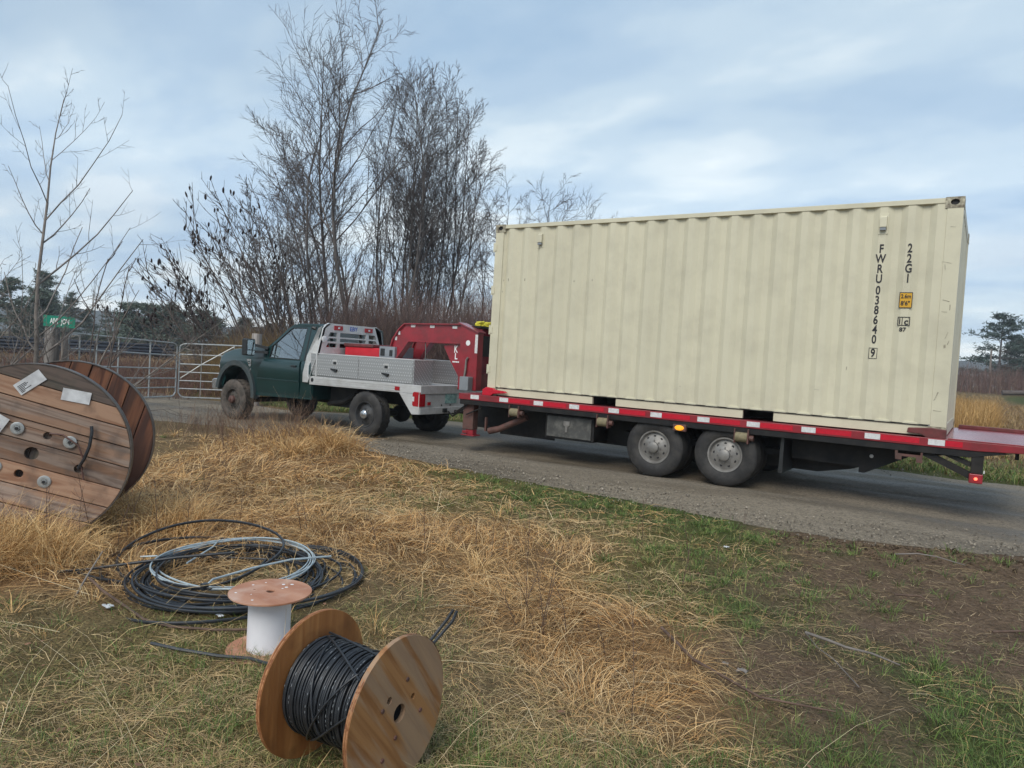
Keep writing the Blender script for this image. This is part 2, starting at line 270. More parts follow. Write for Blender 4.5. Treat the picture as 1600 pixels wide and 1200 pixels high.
# ------------------------------------------------------------------ object helpers
ORG={}
def meta(o,label=None,cat=None,group=None,kind=None):
    if label: o['label']=label
    if cat: o['category']=cat
    if group: o['group']=group
    if kind: o['kind']=kind
    return o
def thing(name,label,cat,loc=(0,0,0),rot=None,group=None):
    o=bpy.data.objects.new(name,None); COL.objects.link(o); o.empty_display_size=.1
    o.location=loc
    if rot is not None: o.rotation_euler=rot
    ORG[o.name]=Vector((0,0,0)) if rot is not None else Vector(loc)
    return meta(o,label,cat,group)
def link(name,me,parent=None,mats=()):
    o=bpy.data.objects.new(name,me); COL.objects.link(o)
    for m in mats: me.materials.append(M[m] if isinstance(m,str) else m)
    if parent is not None: o.parent=parent
    return o
class MB:
    def __init__(s): s.v=[]; s.f=[]; s.mi=[]; s.c=0
    def add(s,v,f):
        n=len(s.v); s.v+= [tuple(p) for p in v]; s.f+=[tuple(i+n for i in q) for q in f]; s.mi+=[s.c]*len(f); return s
    def box(s,x0,x1,y0,y1,z0,z1):
        return s.add([(x0,y0,z0),(x1,y0,z0),(x1,y1,z0),(x0,y1,z0),(x0,y0,z1),(x1,y0,z1),(x1,y1,z1),(x0,y1,z1)],
            [(3,2,1,0),(4,5,6,7),(0,1,5,4),(1,2,6,5),(2,3,7,6),(3,0,4,7)])
    def bar(s,a,b,w,h,up=(0,0,1)):
        a=Vector(a);b=Vector(b);d=(b-a).normalized();u=Vector(up);r=d.cross(u)
        if r.length<1e-4: r=d.cross(Vector((1,0,0)))
        r.normalize();u=r.cross(d)
        V=[p+r*(i*w/2)+u*(j*h/2) for p in (a,b) for i,j in ((-1,-1),(1,-1),(1,1),(-1,1))]
        return s.add(V,[(3,2,1,0),(4,5,6,7),(0,1,5,4),(1,2,6,5),(2,3,7,6),(3,0,4,7)])
    def prism(s,poly,t0,t1,axis='y'):
        pl={'y':lambda a,b,t:(a,t,b),'x':lambda a,b,t:(t,a,b),'z':lambda a,b,t:(a,b,t)}[axis]
        return s.plate(poly,[],t0,t1,pl)
    def plate(s,outer,holes,t0,t1,pl):
        loops=[outer]+holes; flat=[p for l in loops for p in l]
        tr=tessellate_polygon([[Vector((p[0],p[1],0)) for p in l] for l in loops])
        n=len(flat); V=[pl(p[0],p[1],t0) for p in flat]+[pl(p[0],p[1],t1) for p in flat]
        F=[tuple(t) for t in tr]+[tuple(i+n for i in reversed(t)) for t in tr]; k=0
        for l in loops:
            m=len(l)
            for i in range(m): a,b=k+i,k+(i+1)%m; F.append((a,b,b+n,a+n))
            k+=m
        return s.add(V,F)
    def tube(s,pts,r,n=8,closed=False,caps=True):
        pts=[Vector(p) for p in pts]; K=len(pts); rr=r if isinstance(r,(list,tuple)) else [r]*K; V=[]; prev=None
        for i,p in enumerate(pts):
            if closed: t=(pts[(i+1)%K]-pts[i-1])
            else: t=pts[min(i+1,K-1)]-pts[max(i-1,0)]
            t=t.normalized() if t.length>1e-9 else Vector((0,0,1))
            if prev is None:
                a=Vector((0,0,1)) if abs(t.z)<.9 else Vector((1,0,0)); n1=t.cross(a).normalized()
            else: n1=(prev-t*prev.dot(t)); n1=n1.normalized() if n1.length>1e-6 else t.orthogonal().normalized()
            prev=n1; n2=t.cross(n1)
            V+=[p+rr[i]*(math.cos(2*PI*k/n)*n1+math.sin(2*PI*k/n)*n2) for k in range(n)]
        F=[]
        for i in range(K if closed else K-1):
            j=(i+1)%K
            F+=[(i*n+k,i*n+(k+1)%n,j*n+(k+1)%n,j*n+k) for k in range(n)]
        if caps and not closed: F+=[tuple(range(n-1,-1,-1)),tuple((K-1)*n+k for k in range(n))]
        return s.add(V,F)
    def lathe(s,prof,c,axis='y',n=32,caps=True):
        V=[];c=Vector(c)
        for r,h in prof:
            for k in range(n):
                a=2*PI*k/n; u,w=r*math.cos(a),r*math.sin(a)
                V.append(c+Vector({'y':(u,h,w),'x':(h,u,w),'z':(u,w,h)}[axis]))
        F=[]
        for i in range(len(prof)-1): F+=[(i*n+k,i*n+(k+1)%n,(i+1)*n+(k+1)%n,(i+1)*n+k) for k in range(n)]
        if caps:
            if prof[0][0]>1e-5: F.append(tuple(range(n-1,-1,-1)))
            if prof[-1][0]>1e-5: F.append(tuple((len(prof)-1)*n+k for k in range(n)))
        return s.add(V,F)
    def loft(s,secs,cap=True):
        n=len(secs[0]); V=[p for q in secs for p in q]; F=[]
        for i in range(len(secs)-1): F+=[(i*n+k,i*n+(k+1)%n,(i+1)*n+(k+1)%n,(i+1)*n+k) for k in range(n)]
        s.add(V,F)
        if cap:
            for q in (secs[0],secs[-1]):
                q=[Vector(p) for p in q]; s.add(q,[tuple(t) for t in tessellate_polygon([q])])
        return s
    def each(s,name,mats,parent=None,**k):
        p=list(range(len(s.v)))
        def fd(i):
            while p[i]!=i: p[i]=p[p[i]]; i=p[i]
            return i
        for q in s.f:
            for i in q[1:]: p[fd(i)]=fd(q[0])
        G={}
        for q,c in zip(s.f,s.mi): G.setdefault(fd(q[0]),[]).append((q,c))
        R=[]
        for fs in G.values():
            ids=sorted({i for q,_ in fs for i in q}); mp={i:j for j,i in enumerate(ids)}; b=MB(); b.v=[s.v[i] for i in ids]; b.f=[tuple(mp[i] for i in q) for q,_ in fs]; b.mi=[c for _,c in fs]
            R.append(b.build(name,mats,parent,**k))
        return R
    def build(s,name,mats,parent=None,smooth=35,bevel=0,seg=2,local=False):
        if not isinstance(mats,(list,tuple)): mats=[mats]
        off=Vector((0,0,0)) if (parent is None or local) else ORG[parent.name]
        me=bpy.data.meshes.new(name); me.from_pydata([(p[0]-off.x,p[1]-off.y,p[2]-off.z) for p in s.v],[],s.f)
        bm=bmesh.new(); bm.from_mesh(me); 
        for fc,i in zip(bm.faces,s.mi): fc.material_index=i
        bmesh.ops.remove_doubles(bm,verts=bm.verts,dist=1e-5); bmesh.ops.recalc_face_normals(bm,faces=bm.faces); bm.to_mesh(me); bm.free()
        if smooth: me.polygons.foreach_set('use_smooth',[True]*len(me.polygons)); me.set_sharp_from_angle(angle=R_(smooth))
        o=link(name,me,parent,mats); ORG[o.name]=off
        if bevel:
            b=o.modifiers.new('bevel','BEVEL'); b.width=bevel; b.segments=seg; b.limit_method='ANGLE'; b.angle_limit=R_(40); b.harden_normals=True
        return o
def np_mesh(name,V,F,mat,parent=None,col=None,smooth=False,kind=None):
    V=np.asarray(V,np.float32).reshape(-1,3); F=np.asarray(F,np.int32); k=F.shape[1]
    me=bpy.data.meshes.new(name); me.vertices.add(len(V)); me.vertices.foreach_set('co',V.ravel())
    me.loops.add(F.size); me.loops.foreach_set('vertex_index',F.ravel()); me.polygons.add(len(F))
    me.polygons.foreach_set('loop_start',np.arange(0,F.size,k,dtype=np.int32)); me.polygons.foreach_set('loop_total',np.full(len(F),k,np.int32))
    if smooth: me.polygons.foreach_set('use_smooth',np.ones(len(F),bool))
    me.update(calc_edges=True)
    if col is not None:
        a=me.color_attributes.new('Col','FLOAT_COLOR','POINT'); c=np.ones((len(V),4),np.float32); c[:,:3]=np.asarray(col).reshape(-1,3); a.data.foreach_set('color',c.ravel())
    o=link(name,me,parent,[mat])
    if kind: o['kind']=kind
    return o
def tubes_np(P,Rr,sides=3):
    P=np.asarray(P,float); n,K,_=P.shape
    T=np.gradient(P,axis=1); T/=np.linalg.norm(T,axis=2,keepdims=True)+1e-9
    mt=np.abs(T.mean(1)); ref=np.eye(3)[mt.argmin(1)]
    n1=np.cross(T,ref[:,None,:]); n1/=np.linalg.norm(n1,axis=2,keepdims=True)+1e-9; n2=np.cross(T,n1)
    a=np.arange(sides)*2*PI/sides
    V=P[:,:,None,:]+Rr[:,:,None,None]*(np.cos(a)[None,None,:,None]*n1[:,:,None,:]+np.sin(a)[None,None,:,None]*n2[:,:,None,:])
    base=(np.arange(n)*K*sides)[:,None,None]; i=(np.arange(K-1)*sides)[None,:,None]; k=np.arange(sides)[None,None,:]; k2=(k+1)%sides
    F=np.stack([base+i+k,base+i+k2,base+i+sides+k2,base+i+sides+k],-1).reshape(-1,4)
    return V.reshape(-1,3),F
def circle(cx,cy,r,n=20,ry=None,ph=0): return [(cx+r*math.cos(2*PI*i/n+ph),cy+(ry or r)*math.sin(2*PI*i/n+ph)) for i in range(n)]
def rect(x0,x1,y0,y1): return [(x0,y0),(x1,y0),(x1,y1),(x0,y1)]
def text(items,name,mat,parent,depth=.0015,bold=.022):
    """items: (string, matrix, size, xscale) -> ONE flat mesh part"""
    bmx=bmesh.new(); off=ORG[parent.name]
    for s,mw,size,xs in items:
        c=bpy.data.curves.new('glyph','FONT'); c.body=s; c.size=size; c.align_x='CENTER'; c.align_y='CENTER'; c.extrude=depth; c.resolution_u=4; c.offset=size*bold
        o=bpy.data.objects.new('glyph',c); COL.objects.link(o)
        me=bpy.data.meshes.new_from_object(o.evaluated_get(bpy.context.evaluated_depsgraph_get()))
        me.transform(Matrix.Translation(-off)@mw@Matrix.Diagonal((xs,1,1,1))); bmx.from_mesh(me)
        bpy.data.objects.remove(o); bpy.data.curves.remove(c); bpy.data.meshes.remove(me)
    me=bpy.data.meshes.new(name); bmx.to_mesh(me); bmx.free(); o=link(name,me,parent,[mat]); ORG[o.name]=off; return o
FACE_S=Matrix(((1,0,0,0),(0,0,-1,0),(0,1,0,0),(0,0,0,1)))   # text readable when looking along +Y
FACE_E=Matrix(((0,0,1,0),(1,0,0,0),(0,1,0,0),(0,0,0,1)))    # text on a face looking towards +X
def T(x,y,z): return Matrix.Translation((x,y,z))

# ------------------------------------------------------------------ ground zones
ANC={'G':[(-4.95,-6.83),(-4.28,-7.1),(-4.84,-6.48),(-4.65,-6.03),(-5.16,-5.33),(-7.77,-2.08),(-7.6,-2.96),(-5.69,-3.21),(-4.93,-3.18),(-6.2,-4.78),(-3.82,-4.86),(-3.27,-4.85),(-2.86,-4.42),(-2.41,-4.48),(-3.19,-4.49),(-1.8,-5.08),(-1.32,-5.35),(-.93,-5.67),(-.69,-5.9),(-1.49,-5.5),(-.97,-5.89),(-4.6,-4.7),(-4.35,-5.43),(-2.17,-5.25),(-4.08,-6.37),(-6.6,-2.3),(-7.2,-2.3),(-6.7,-3.2)],
'P':[(-3.6,-7.18),(-3.05,-7.14),(-3.0,-7.56),(-2.36,-7.25),(-2.4,-7.62),(-2.37,-7.87),(-1.94,-7.52),(-2.69,-5.75),(-2.39,-5.63),(-1.85,-6.07),(-1.42,-6.45),(-1.29,-6.17),(-1.06,-6.8),(-.84,-6.44),(-3.63,-6.3),(-3.33,-6.11),(-2.75,-5.04),(-3.15,-3.05),(-2.16,-3.7),(-5.9,-4.4),(-8.72,-3.62),(-1.2,-7.6),(-.5,-7.2)],
'Y':[(-2.71,-7.54),(-2.61,-7.3),(-2.64,-7.07),(-2.19,-7.56),(-2.08,-7.35),(-4.19,-3.81),(-4.26,-2.92),(-4.71,-3.97),(-1.6,-4.34),(-1.25,-4.55),(-2.13,-3.38),(-1.57,-3.37),(-1.21,-6.75),(-.68,-6.49),(-1.05,-6.43),(-1.21,-6.98),(-2.72,-6.85),(-2.39,-6.07),(-3.31,-7.37),(-1.8,-7.0),(0,-7)],
'N':[(-6.19,-2.05),(-5.2,-2.2),(-4.19,-2.55),(-3.43,-2.45),(-2.71,-2.55),(-2.03,-2.77),(-1.48,-3.0),(-1.23,-2.74),(-1.24,-3.77),(-.9,-4.97),(-.91,-4.71),(-.67,-4.63),(-.49,-4.01),(.03,-4.84),(.15,-5.01),(.26,-5.09),(.34,-5.11),(.41,-5.41),(.5,-5.53),(-.02,-6.01),(-.17,-6.07),(-.47,-5.87),(-.49,-6.39),(.24,-5.62)],
'D':[(-.88,-2.67),(-.39,-2.7),(.03,-2.28),(.5,-2.06),(-.48,-3.64),(-.08,-3.63),(.28,-3.61),(.54,-3.93),(-.9,-3.66),(-.82,-4.32),(-.45,-4.82),(-.21,-5.24),(-.48,-5.38),(-.34,-5.61),(-.09,-5.48),(.08,-5.41),(.44,-4.68),(.54,-4.94),(.3,-4.39),(-.14,-5.81),(.11,-5.78),(-.66,-5.53),(-.35,-6.04),(.23,-4.09),(-.73,-5.07),(1.2,-2.6),(1.4,-4),(1.5,-5),(2.5,-3),(3,-5),(1.6,-2.2)]}
ZK='GPYND'
SIG={'G':.55,'P':.5,'Y':.52,'N':.36,'D':.42}
def zones(x,y):
    x=np.asarray(x,float); y=np.asarray(y,float)
    xw=x+.5*(fbm(x*1.9,y*1.9,3,21)-.5)*1.6; yw=y+.5*(fbm(x*1.9,y*1.9,3,31)-.5)*1.6
    w=[]
    for k in ZK:
        s=np.full(x.shape,1e-5)
        for a,b in ANC[k]:
            sg=SIG[k]*max(.7,min(2.2,math.hypot(a-.3,b+9)/4))
            s=s+np.exp(-((xw-a)**2+(yw-b)**2)/(sg*sg))
        w.append(s)
    w=np.array(w)
    far=sm(-9,-14,x)+sm(2.5,6,x)+sm(4.2,4.3,y); w[1]+=far*.4; w[0]+=far*.12*fbm(x*.5,y*.5,3,4)
    verge=np.exp(-((y-5.2)/1.3)**2); w[3]+=verge*1.4; w[2]+=verge*.4
    gb=np.exp(-((y-56)/9)**2)*sm(1,4,x); w[3]+=3*gb
    tan=sm(10,16,y)*sm(-6,-2,x); w[0]+=tan*.8*sm(55,40,y)
    w=w**1.6; return w/w.sum(0)
GC={'G':(.24,.14,.065),'P':(.165,.118,.062),'Y':(.145,.115,.046),'N':(.062,.085,.026),'D':(.15,.103,.068)}  # ground below straw darkened in place of shadow between blades
def zcol(x,y):
    w=zones(x,y); c=sum(w[i][...,None]*np.array(GC[k]) for i,k in enumerate(ZK)); return c*(.62+.5*fbm(np.asarray(x)*6,np.asarray(y)*6,4,77))[...,None]
def axis_coords(c0,c1,step,lo,hi,g=1.09):
    a=list(np.arange(c0,c1,step)); s=step; p=a[-1]
    while p<hi: s*=g; p+=s; a.append(p)
    s=step; p=a[0]
    while p>lo: s*=g; p-=s; a.insert(0,p)
    return np.array(a)
gx=axis_coords(-7.5,2.5,.075,-480,480); gy=axis_coords(-8.6,-1.2,.075,-480,480)
X,Y=np.meshgrid(gx,gy); Z=H(X,Y); inroad=(Y>yn(X)+.1)&(Y<yf(X)-.1); Z=np.where(inroad,Z-.06,Z)
C=zcol(X,Y); wz=zones(X,Y)
Z=Z+np.where(inroad,0,1)*sm(12,7,np.hypot(X,Y+9))*(.02*wz[0]+.012*wz[1])
nx,ny=len(gx),len(gy); ii=(np.arange(ny-1)[:,None]*nx+np.arange(nx-1)[None,:]).ravel()
np_mesh('ground',np.stack([X,Y,Z],-1),np.stack([ii,ii+1,ii+nx+1,ii+nx],-1),M['ground'],col=C,smooth=True,kind='structure')
# gravel road, its ragged edges dipping under the verge
rx=np.concatenate([np.arange(-60,-18,.8),np.arange(-18,6,.16),np.arange(6,90,1.2)]); rt=np.concatenate([np.linspace(-.1,.16,14),np.linspace(.2,.8,22),np.linspace(.84,1.1,14)])
RX,RT=np.meshgrid(rx,rt); A,Bf=yn(RX),yf(RX); RY=A+(Bf-A)*RT
edge=np.minimum(RY-A,Bf-RY)
RZ=slope(RX)+.004+.02*sm(0,1.5,edge)-.10*sm(.28,-.45,edge+.55*(fbm(RX*1.3,RY*1.3,4,8)-.5))+.012*(fbm(RX*3,RY*3,3,2)-.5)
RZ+= -.018*np.exp(-((RY-.15)/.3)**2)-.018*np.exp(-((RY-2.2)/.3)**2)
n1_,n2_=len(rx),len(rt); ii=(np.arange(n2_-1)[:,None]*n1_+np.arange(n1_-1)[None,:]).ravel()
np_mesh('gravel_road',np.stack([RX,RY,RZ],-1),np.stack([ii,ii+1,ii+n1_+1,ii+n1_],-1),M['gravel'],smooth=True,kind='structure')
# loose stones on the road edges
ico=bmesh.new(); bmesh.ops.create_icosphere(ico,subdivisions=1,radius=1); IV=np.array([v.co[:] for v in ico.verts]); IF=np.array([[v.index for v in q.verts] for q in ico.faces]); ico.free()
n=5200; sx=NR.uniform(-9,3.5,n); e=np.abs(NR.normal(0,.55,n)); sy=yn(sx)+.15+e-.4*NR.random(n); far_=NR.random(n)<.12; sy=np.where(far_,yf(sx)-e,sy); sr=NR.lognormal(-5.0,.38,n).clip(.003,.022)
sc=sr[:,None,None]*NR.uniform(.6,1.2,(n,1,3)); V=IV[None]*sc; V[...,0]+=sx[:,None]; V[...,1]+=sy[:,None]; V[...,2]+=(H(sx,sy)+.022+.3*sr)[:,None]
cc=np.array([.27,.235,.19])*NR.uniform(.55,1.45,(n,1,1)); cc=np.repeat(cc,12,1)
np_mesh('loose_gravel',V,(IF[None]+(np.arange(n)*12)[:,None,None]).reshape(-1,3),M['ground'],col=cc,kind='stuff')
# low wooded hills round the horizon
aa=np.linspace(0,2*PI,361); hh=5+9*fbm(aa*9,aa*0+3,4,40)+2.5*fbm(aa*70,aa*0,3,41); dist=340+60*fbm(aa*4,aa*0+9,3,44)
prof=[(0,-3),(25,.55),(55,1.0),(120,.8),(200,-3)]
V=np.array([[((dist+a)*np.cos(aa)),((dist+a)*np.sin(aa)-9),np.where(b<0,b,hh*b)+0*aa] for a,b in prof]).transpose(0,2,1)
k=len(aa); ii=(np.arange(len(prof)-1)[:,None]*k+np.arange(k-1)[None,:]).ravel()
cc=np.ones((len(prof),k,3))*np.array([.105,.115,.118])*(.8+.4*fbm(aa*60,aa*0,3,50))[None,:,None]
np_mesh('hills',V,np.stack([ii,ii+1,ii+k+1,ii+k],-1),M['hill'],col=cc,smooth=True,kind='structure')
np_mesh('puddle',[(-28.5+3.2*math.cos(a),5.2+1.1*math.sin(a)*(1+.3*math.sin(3*a)),float(H(-28.5,5.2))+.05) for a in np.linspace(0,2*PI,25)[:-1]],[list(range(24))],M['water'],kind='structure')

# ------------------------------------------------------------------ shipping container
CB=.87; LEN,WID,HEI=6.058,2.438,2.591
t=thing('shipping_container','long cream corrugated steel shipping container loaded on the red flatbed trailer','container',(-3.03,1.22,CB))
z0,z1=CB,CB+HEI; PER=.278; PH=-.767
def corr(a,b,phase,depth=.036,o=72/2,s=68):
    """corrugation profile (x, inset) from a to b, outer flats centred on phase+k*PER"""
    o,s=.036,.068; pts=[(a,0.0)]; k=math.ceil((a-phase)/PER)-1
    while True:
        c=phase+k*PER
        for dx,i in ((-.139-.035+.0,None),(-o-s,depth),(-o,0),(o,0),(o+s,depth)):
            if i is None: continue
            x=c+dx
            if a+.01<x<b-.01: pts.append((x,i))
        k+=1
        if c>b: break
    pts.append((b,0.0)); return pts
pr=corr(-5.92,-.145,PH)
def wall_panel(prf,face,th,za,zb,name):
    m=MB(); n=len(prf); V=[]; 
    for z in (za,zb): V+=[face(a,i,z) for a,i in prf]
    m.add(V,[(i,i+1,n+i+1,n+i) for i in range(n-1)]); return m.build(name,'cream',t,smooth=20)
wall_panel(pr,lambda a,i,z:(a,.012+i,z),0,z0+.135,z1-.055,'side_panel')
wall_panel(pr,lambda a,i,z:(a,WID-.012-i,z),0,z0+.135,z1-.055,'side_panel')
pe=corr(.13,WID-.13,.35)
wall_panel(pe,lambda a,i,z:(-.012-i,a,z),0,z0+.15,z1-.06,'end_panel')
m=MB(); pf=corr(-5.95,-.10,-.9); V=[(a,y,z1-.022-i*.6) for y in (.06,WID-.06) for a,i in pf]; n=len(pf); m.add(V,[(i,i+1,n+i+1,n+i) for i in range(n-1)]); m.build('roof_panel','cream',t,smooth=20)
for y in (0,WID-.055):
    m=MB(); m.box(-5.88,-.178,y+.004,y+.051,z1-.062,z1-.006); m.build('top_rail','cream',t,bevel=.004)
for y in (.03,WID-.075):
    m=MB(); xs=[-5.885,-4.262,-3.905,-2.176,-1.808,-.178]
    for a,b in ((0,1),(2,3),(4,5)): m.box(xs[a],xs[b],y,y+.045,z0+.012,z0+.15)
    for a,b in ((1,2),(3,4)): m.box(xs[a],xs[b],y,y+.045,z0+.128,z0+.15)
    m.each('bottom_rail','cream',t,bevel=.004)
m=MB(); m.box(-5.9,-.18,.02,WID-.02,z0+.118,z0+.128); m.build('floor','black',t)
for a,b in ((-4.262,-3.905),(-2.176,-1.808)):
    m=MB()
    for x in (a-.006,b): m.box(x,x+.006,.075,WID-.075,z0+.014,z0+.118)
    m.box(a-.006,b+.006,.5,.506,z0+.012,z0+.116); m.build('fork_pocket','hole',t)

m=MB(); m.box(-.05,-.008,.16,WID-.16,z1-.12,z1-.008); m.box(-.05,-.008,.16,WID-.16,z0+.012,z0+.15); m.each('end_rail','cream',t,bevel=.006)
m=MB(); m.box(-LEN+.005,-LEN+.08,.16,WID-.16,z1-.12,z1-.008); m.box(-LEN+.005,-LEN+.08,.16,WID-.16,z0+.012,z0+.13); m.each('door_header','cream',t,bevel=.006)
for k,(ya,yb) in enumerate(((.10,1.215),(1.225,WID-.10))):
    m=MB(); m.box(-LEN+.012,-LEN+.05,ya,yb,z0+.13,z1-.12); dr=m.build('door','cream',t,bevel=.005)
    for q in (.3,.75):
        yy=ya+(yb-ya)*q; m=MB(); m.tube([(-LEN-.012,yy,z0+.09),(-LEN-.012,yy,z1-.06)],.015,8); m.build('locking_rod','cream_worn',dr)
    for zz in (.35,.95,1.55,2.2):
        m=MB(); yh=.05 if k==0 else WID-.05; m.box(-LEN-.018,-LEN+.04,yh-.055,yh+.08,z0+zz,z0+zz+.10); m.tube([(-LEN-.012,yh-.04,z0+zz-.02),(-LEN-.012,yh-.04,z0+zz+.12)],.016,8); m.build('hinge','cream',dr)
for x0,x1,sx in ((-LEN+.004,-LEN+.15,-1),(-.158,-.004,1)):
    for y0,y1,sy in ((.004,.06,-1),(WID-.06,WID-.004,1)):
        m=MB(); ya,yb=(y0,y1); yi=.17 if sy<0 else WID-.17; yo=ya if sy<0 else yb
        xo=x0 if sx<0 else x1; xi=x1 if sx<0 else x0
        m.prism([(xo,yo),(xi,yo),(xi,yo-sy*.03),(xo-sx*.03,yo-sy*.03),(xo-sx*.03,yi),(xo,yi)] ,z0+.118,z1-.118,'z'); m.build('corner_post','cream',t,bevel=.004)
m=MB()
for x,sx in ((-LEN,1),(0,-1)):
    for y,sy in ((0,1),(WID,-1)):
        for zt in (0,1):
            za,zb=(z0,z0+.118) if zt==0 else (z1-.118,z1)
            m=MB(); xa,xb=sorted((x,x+sx*.178)); ya,yb=sorted((y,y+sy*.162))
            cx,cz=(xa+xb)/2,(za+zb)/2+.004
            m.plate(rect(xa,xb,za,zb),[circle(cx,cz,.042,16,.032)],y,y+sy*.022,lambda a,b,tt:(a,tt,b))
            yq=sorted((y+sy*.0225,y+sy*.162)); m.plate(rect(yq[0],yq[1],za,zb),[circle((ya+yb)/2+sy*.012,cz,.028,14,.036)],x,x+sx*.020,lambda a,b,tt:(tt,a,b))
            m.box(xa+.001,xb-.001,ya+.001,yb-.001,za+.001,za+.02) if zt==0 else m.box(xa+.001,xb-.001,ya+.001,yb-.001,zb-.02,zb-.001)
            m.c=1; m.box(xa+.024,xb-.024,ya+.026,yb-.024,za+.024,zb-.024)
            m.build('corner_casting',['cream_worn','hole'],t,bevel=0)
for xv in (-.762,-5.25):
    m=MB(); zc=z1-.255; m.prism(rect(xv-.05,xv+.05,zc-.115,zc+.115),.008,.016,'y'); m.add([(xv-.036,.009,zc-.06),(xv+.036,.009,zc-.06),(xv+.036,-.034,zc-.04),(xv-.036,-.034,zc-.04),(xv-.036,.009,zc+.09),(xv+.036,.009,zc+.09),(xv+.036,-.030,zc+.07),(xv-.036,-.030,zc+.07)],[(0,1,2,3),(4,7,6,5),(0,4,5,1),(3,2,6,7),(0,3,7,4),(1,5,6,2)])
    o=m.build('vent_cover','cream',t,bevel=.003); m=MB(); m.box(xv-.03,xv+.03,-.032,.0,zc-.075,zc-.046); m.build('vent_slot','grey',o)
zs=[2.925,2.814,2.701,2.589,2.46,2.348,2.238,2.127,2.018,1.908]
it=[(c,T(-.765-.0006*i,.009,z)@FACE_S,.134,.72) for i,(c,z) in enumerate(zip('FWRU038640',zs))]
text([('9',T(-.771,.009,1.754)@FACE_S,.130,.72)],'check_digit',M['ink'],t)
text(it,'serial_lettering',M['ink'],t)
def frame(m,xa,xb,za,zb,w,y0=.0075,y1=.0095): m.plate(rect(xa,xb,za,zb),[rect(xa+w,xb-w,za+w,zb-w)],y0,y1,lambda a,b,tt:(a,tt,b))
m=MB(); frame(m,-.815,-.727,1.694,1.816,.005); m.build('check_digit_box','ink',t)
text([(c,T(-.481,.009,z)@FACE_S,.134,.72) for c,z in zip('22G1',(2.923,2.811,2.701,2.591))],'type_lettering','ink' and M['ink'],t)
m=MB(); m.box(-.545,-.423,.006,.0085,2.272,2.437); yl=m.build('height_sticker','yellow',t)
m=MB(); frame(m,-.549,-.419,2.268,2.441,.007,.0035,.0062); m.build('sticker_border','ink',yl)
text([('2.6m',T(-.484,.004,2.395)@FACE_S,.062,.80),("8'6\"",T(-.486,.004,2.318)@FACE_S,.066,.9)],'sticker_lettering',M['ink'],yl)
m=MB(); frame(m,-.549,-.427,2.072,2.171,.008); m.box(-.507,-.500,.0073,.0096,2.078,2.165); lg=m.build('square_mark','ink',t)
text([('i',T(-.527,.007,2.120)@FACE_S,.092,.9),('c',T(-.463,.007,2.116)@FACE_S,.10,1.0)],'mark_lettering',M['ink'],lg)
text([('87',T(-.493,.007,2.029)@FACE_S,.062,1.1)],'number_lettering',M['ink'],t)
# scuffs on the right corner post
m=MB()
for (x,z,w,h) in ((-.09,3.14,.05,.006),(-.12,2.76,.09,.006),(-.135,2.71,.006,.09),(-.10,2.35,.07,.008),(-.06,2.28,.006,.07),(-.11,2.23,.05,.007),(-.07,1.98,.008,.09),(-.08,1.86,.02,.05),(-.12,1.32,.012,.12),(-.10,1.16,.08,.007),(-.05,1.9,.006,.06),(-5.86,2.62,.012,.03),(-5.87,2.45,.008,.03)):
    a=rnd.uniform(-.35,.35); c_,s_=math.cos(a),math.sin(a)
    m.add([(x+c_*i*w/2-s_*j*h/2,.0022,z+s_*i*w/2+c_*j*h/2) for i,j in ((-1,-1),(1,-.6),(.9,.8),(-1,.7))],[(0,1,2,3)])
m.build('scuff_mark','cream_worn',t)['kind']='stuff'

m=MB()
for x,z,w,h in ((-5.66,2.63,.012,.055),(-5.615,2.63,.010,.05),(-4.70,2.60,.03,.012),(-1.03,1.57,.010,.05),(-4.38,2.61,.010,.03),(-1.32,1.30,.05,.006),(-3.0,1.22,.03,.006)):
    a=rnd.uniform(-.2,.2); c_,s_=math.cos(a),math.sin(a); k=round((x-PH)/PER); x=PH+k*PER+rnd.uniform(-.015,.015)
    m.add([(x+c_*i*w/2-s_*j*h/2,.0104,z+s_*i*w/2+c_*j*h/2) for i,j in ((-1,-1),(1,-.6),(.9,.8),(-1,.7))],[(0,1,2,3)])
m.build('scratch_mark','cream_worn',t)['kind']='stuff'

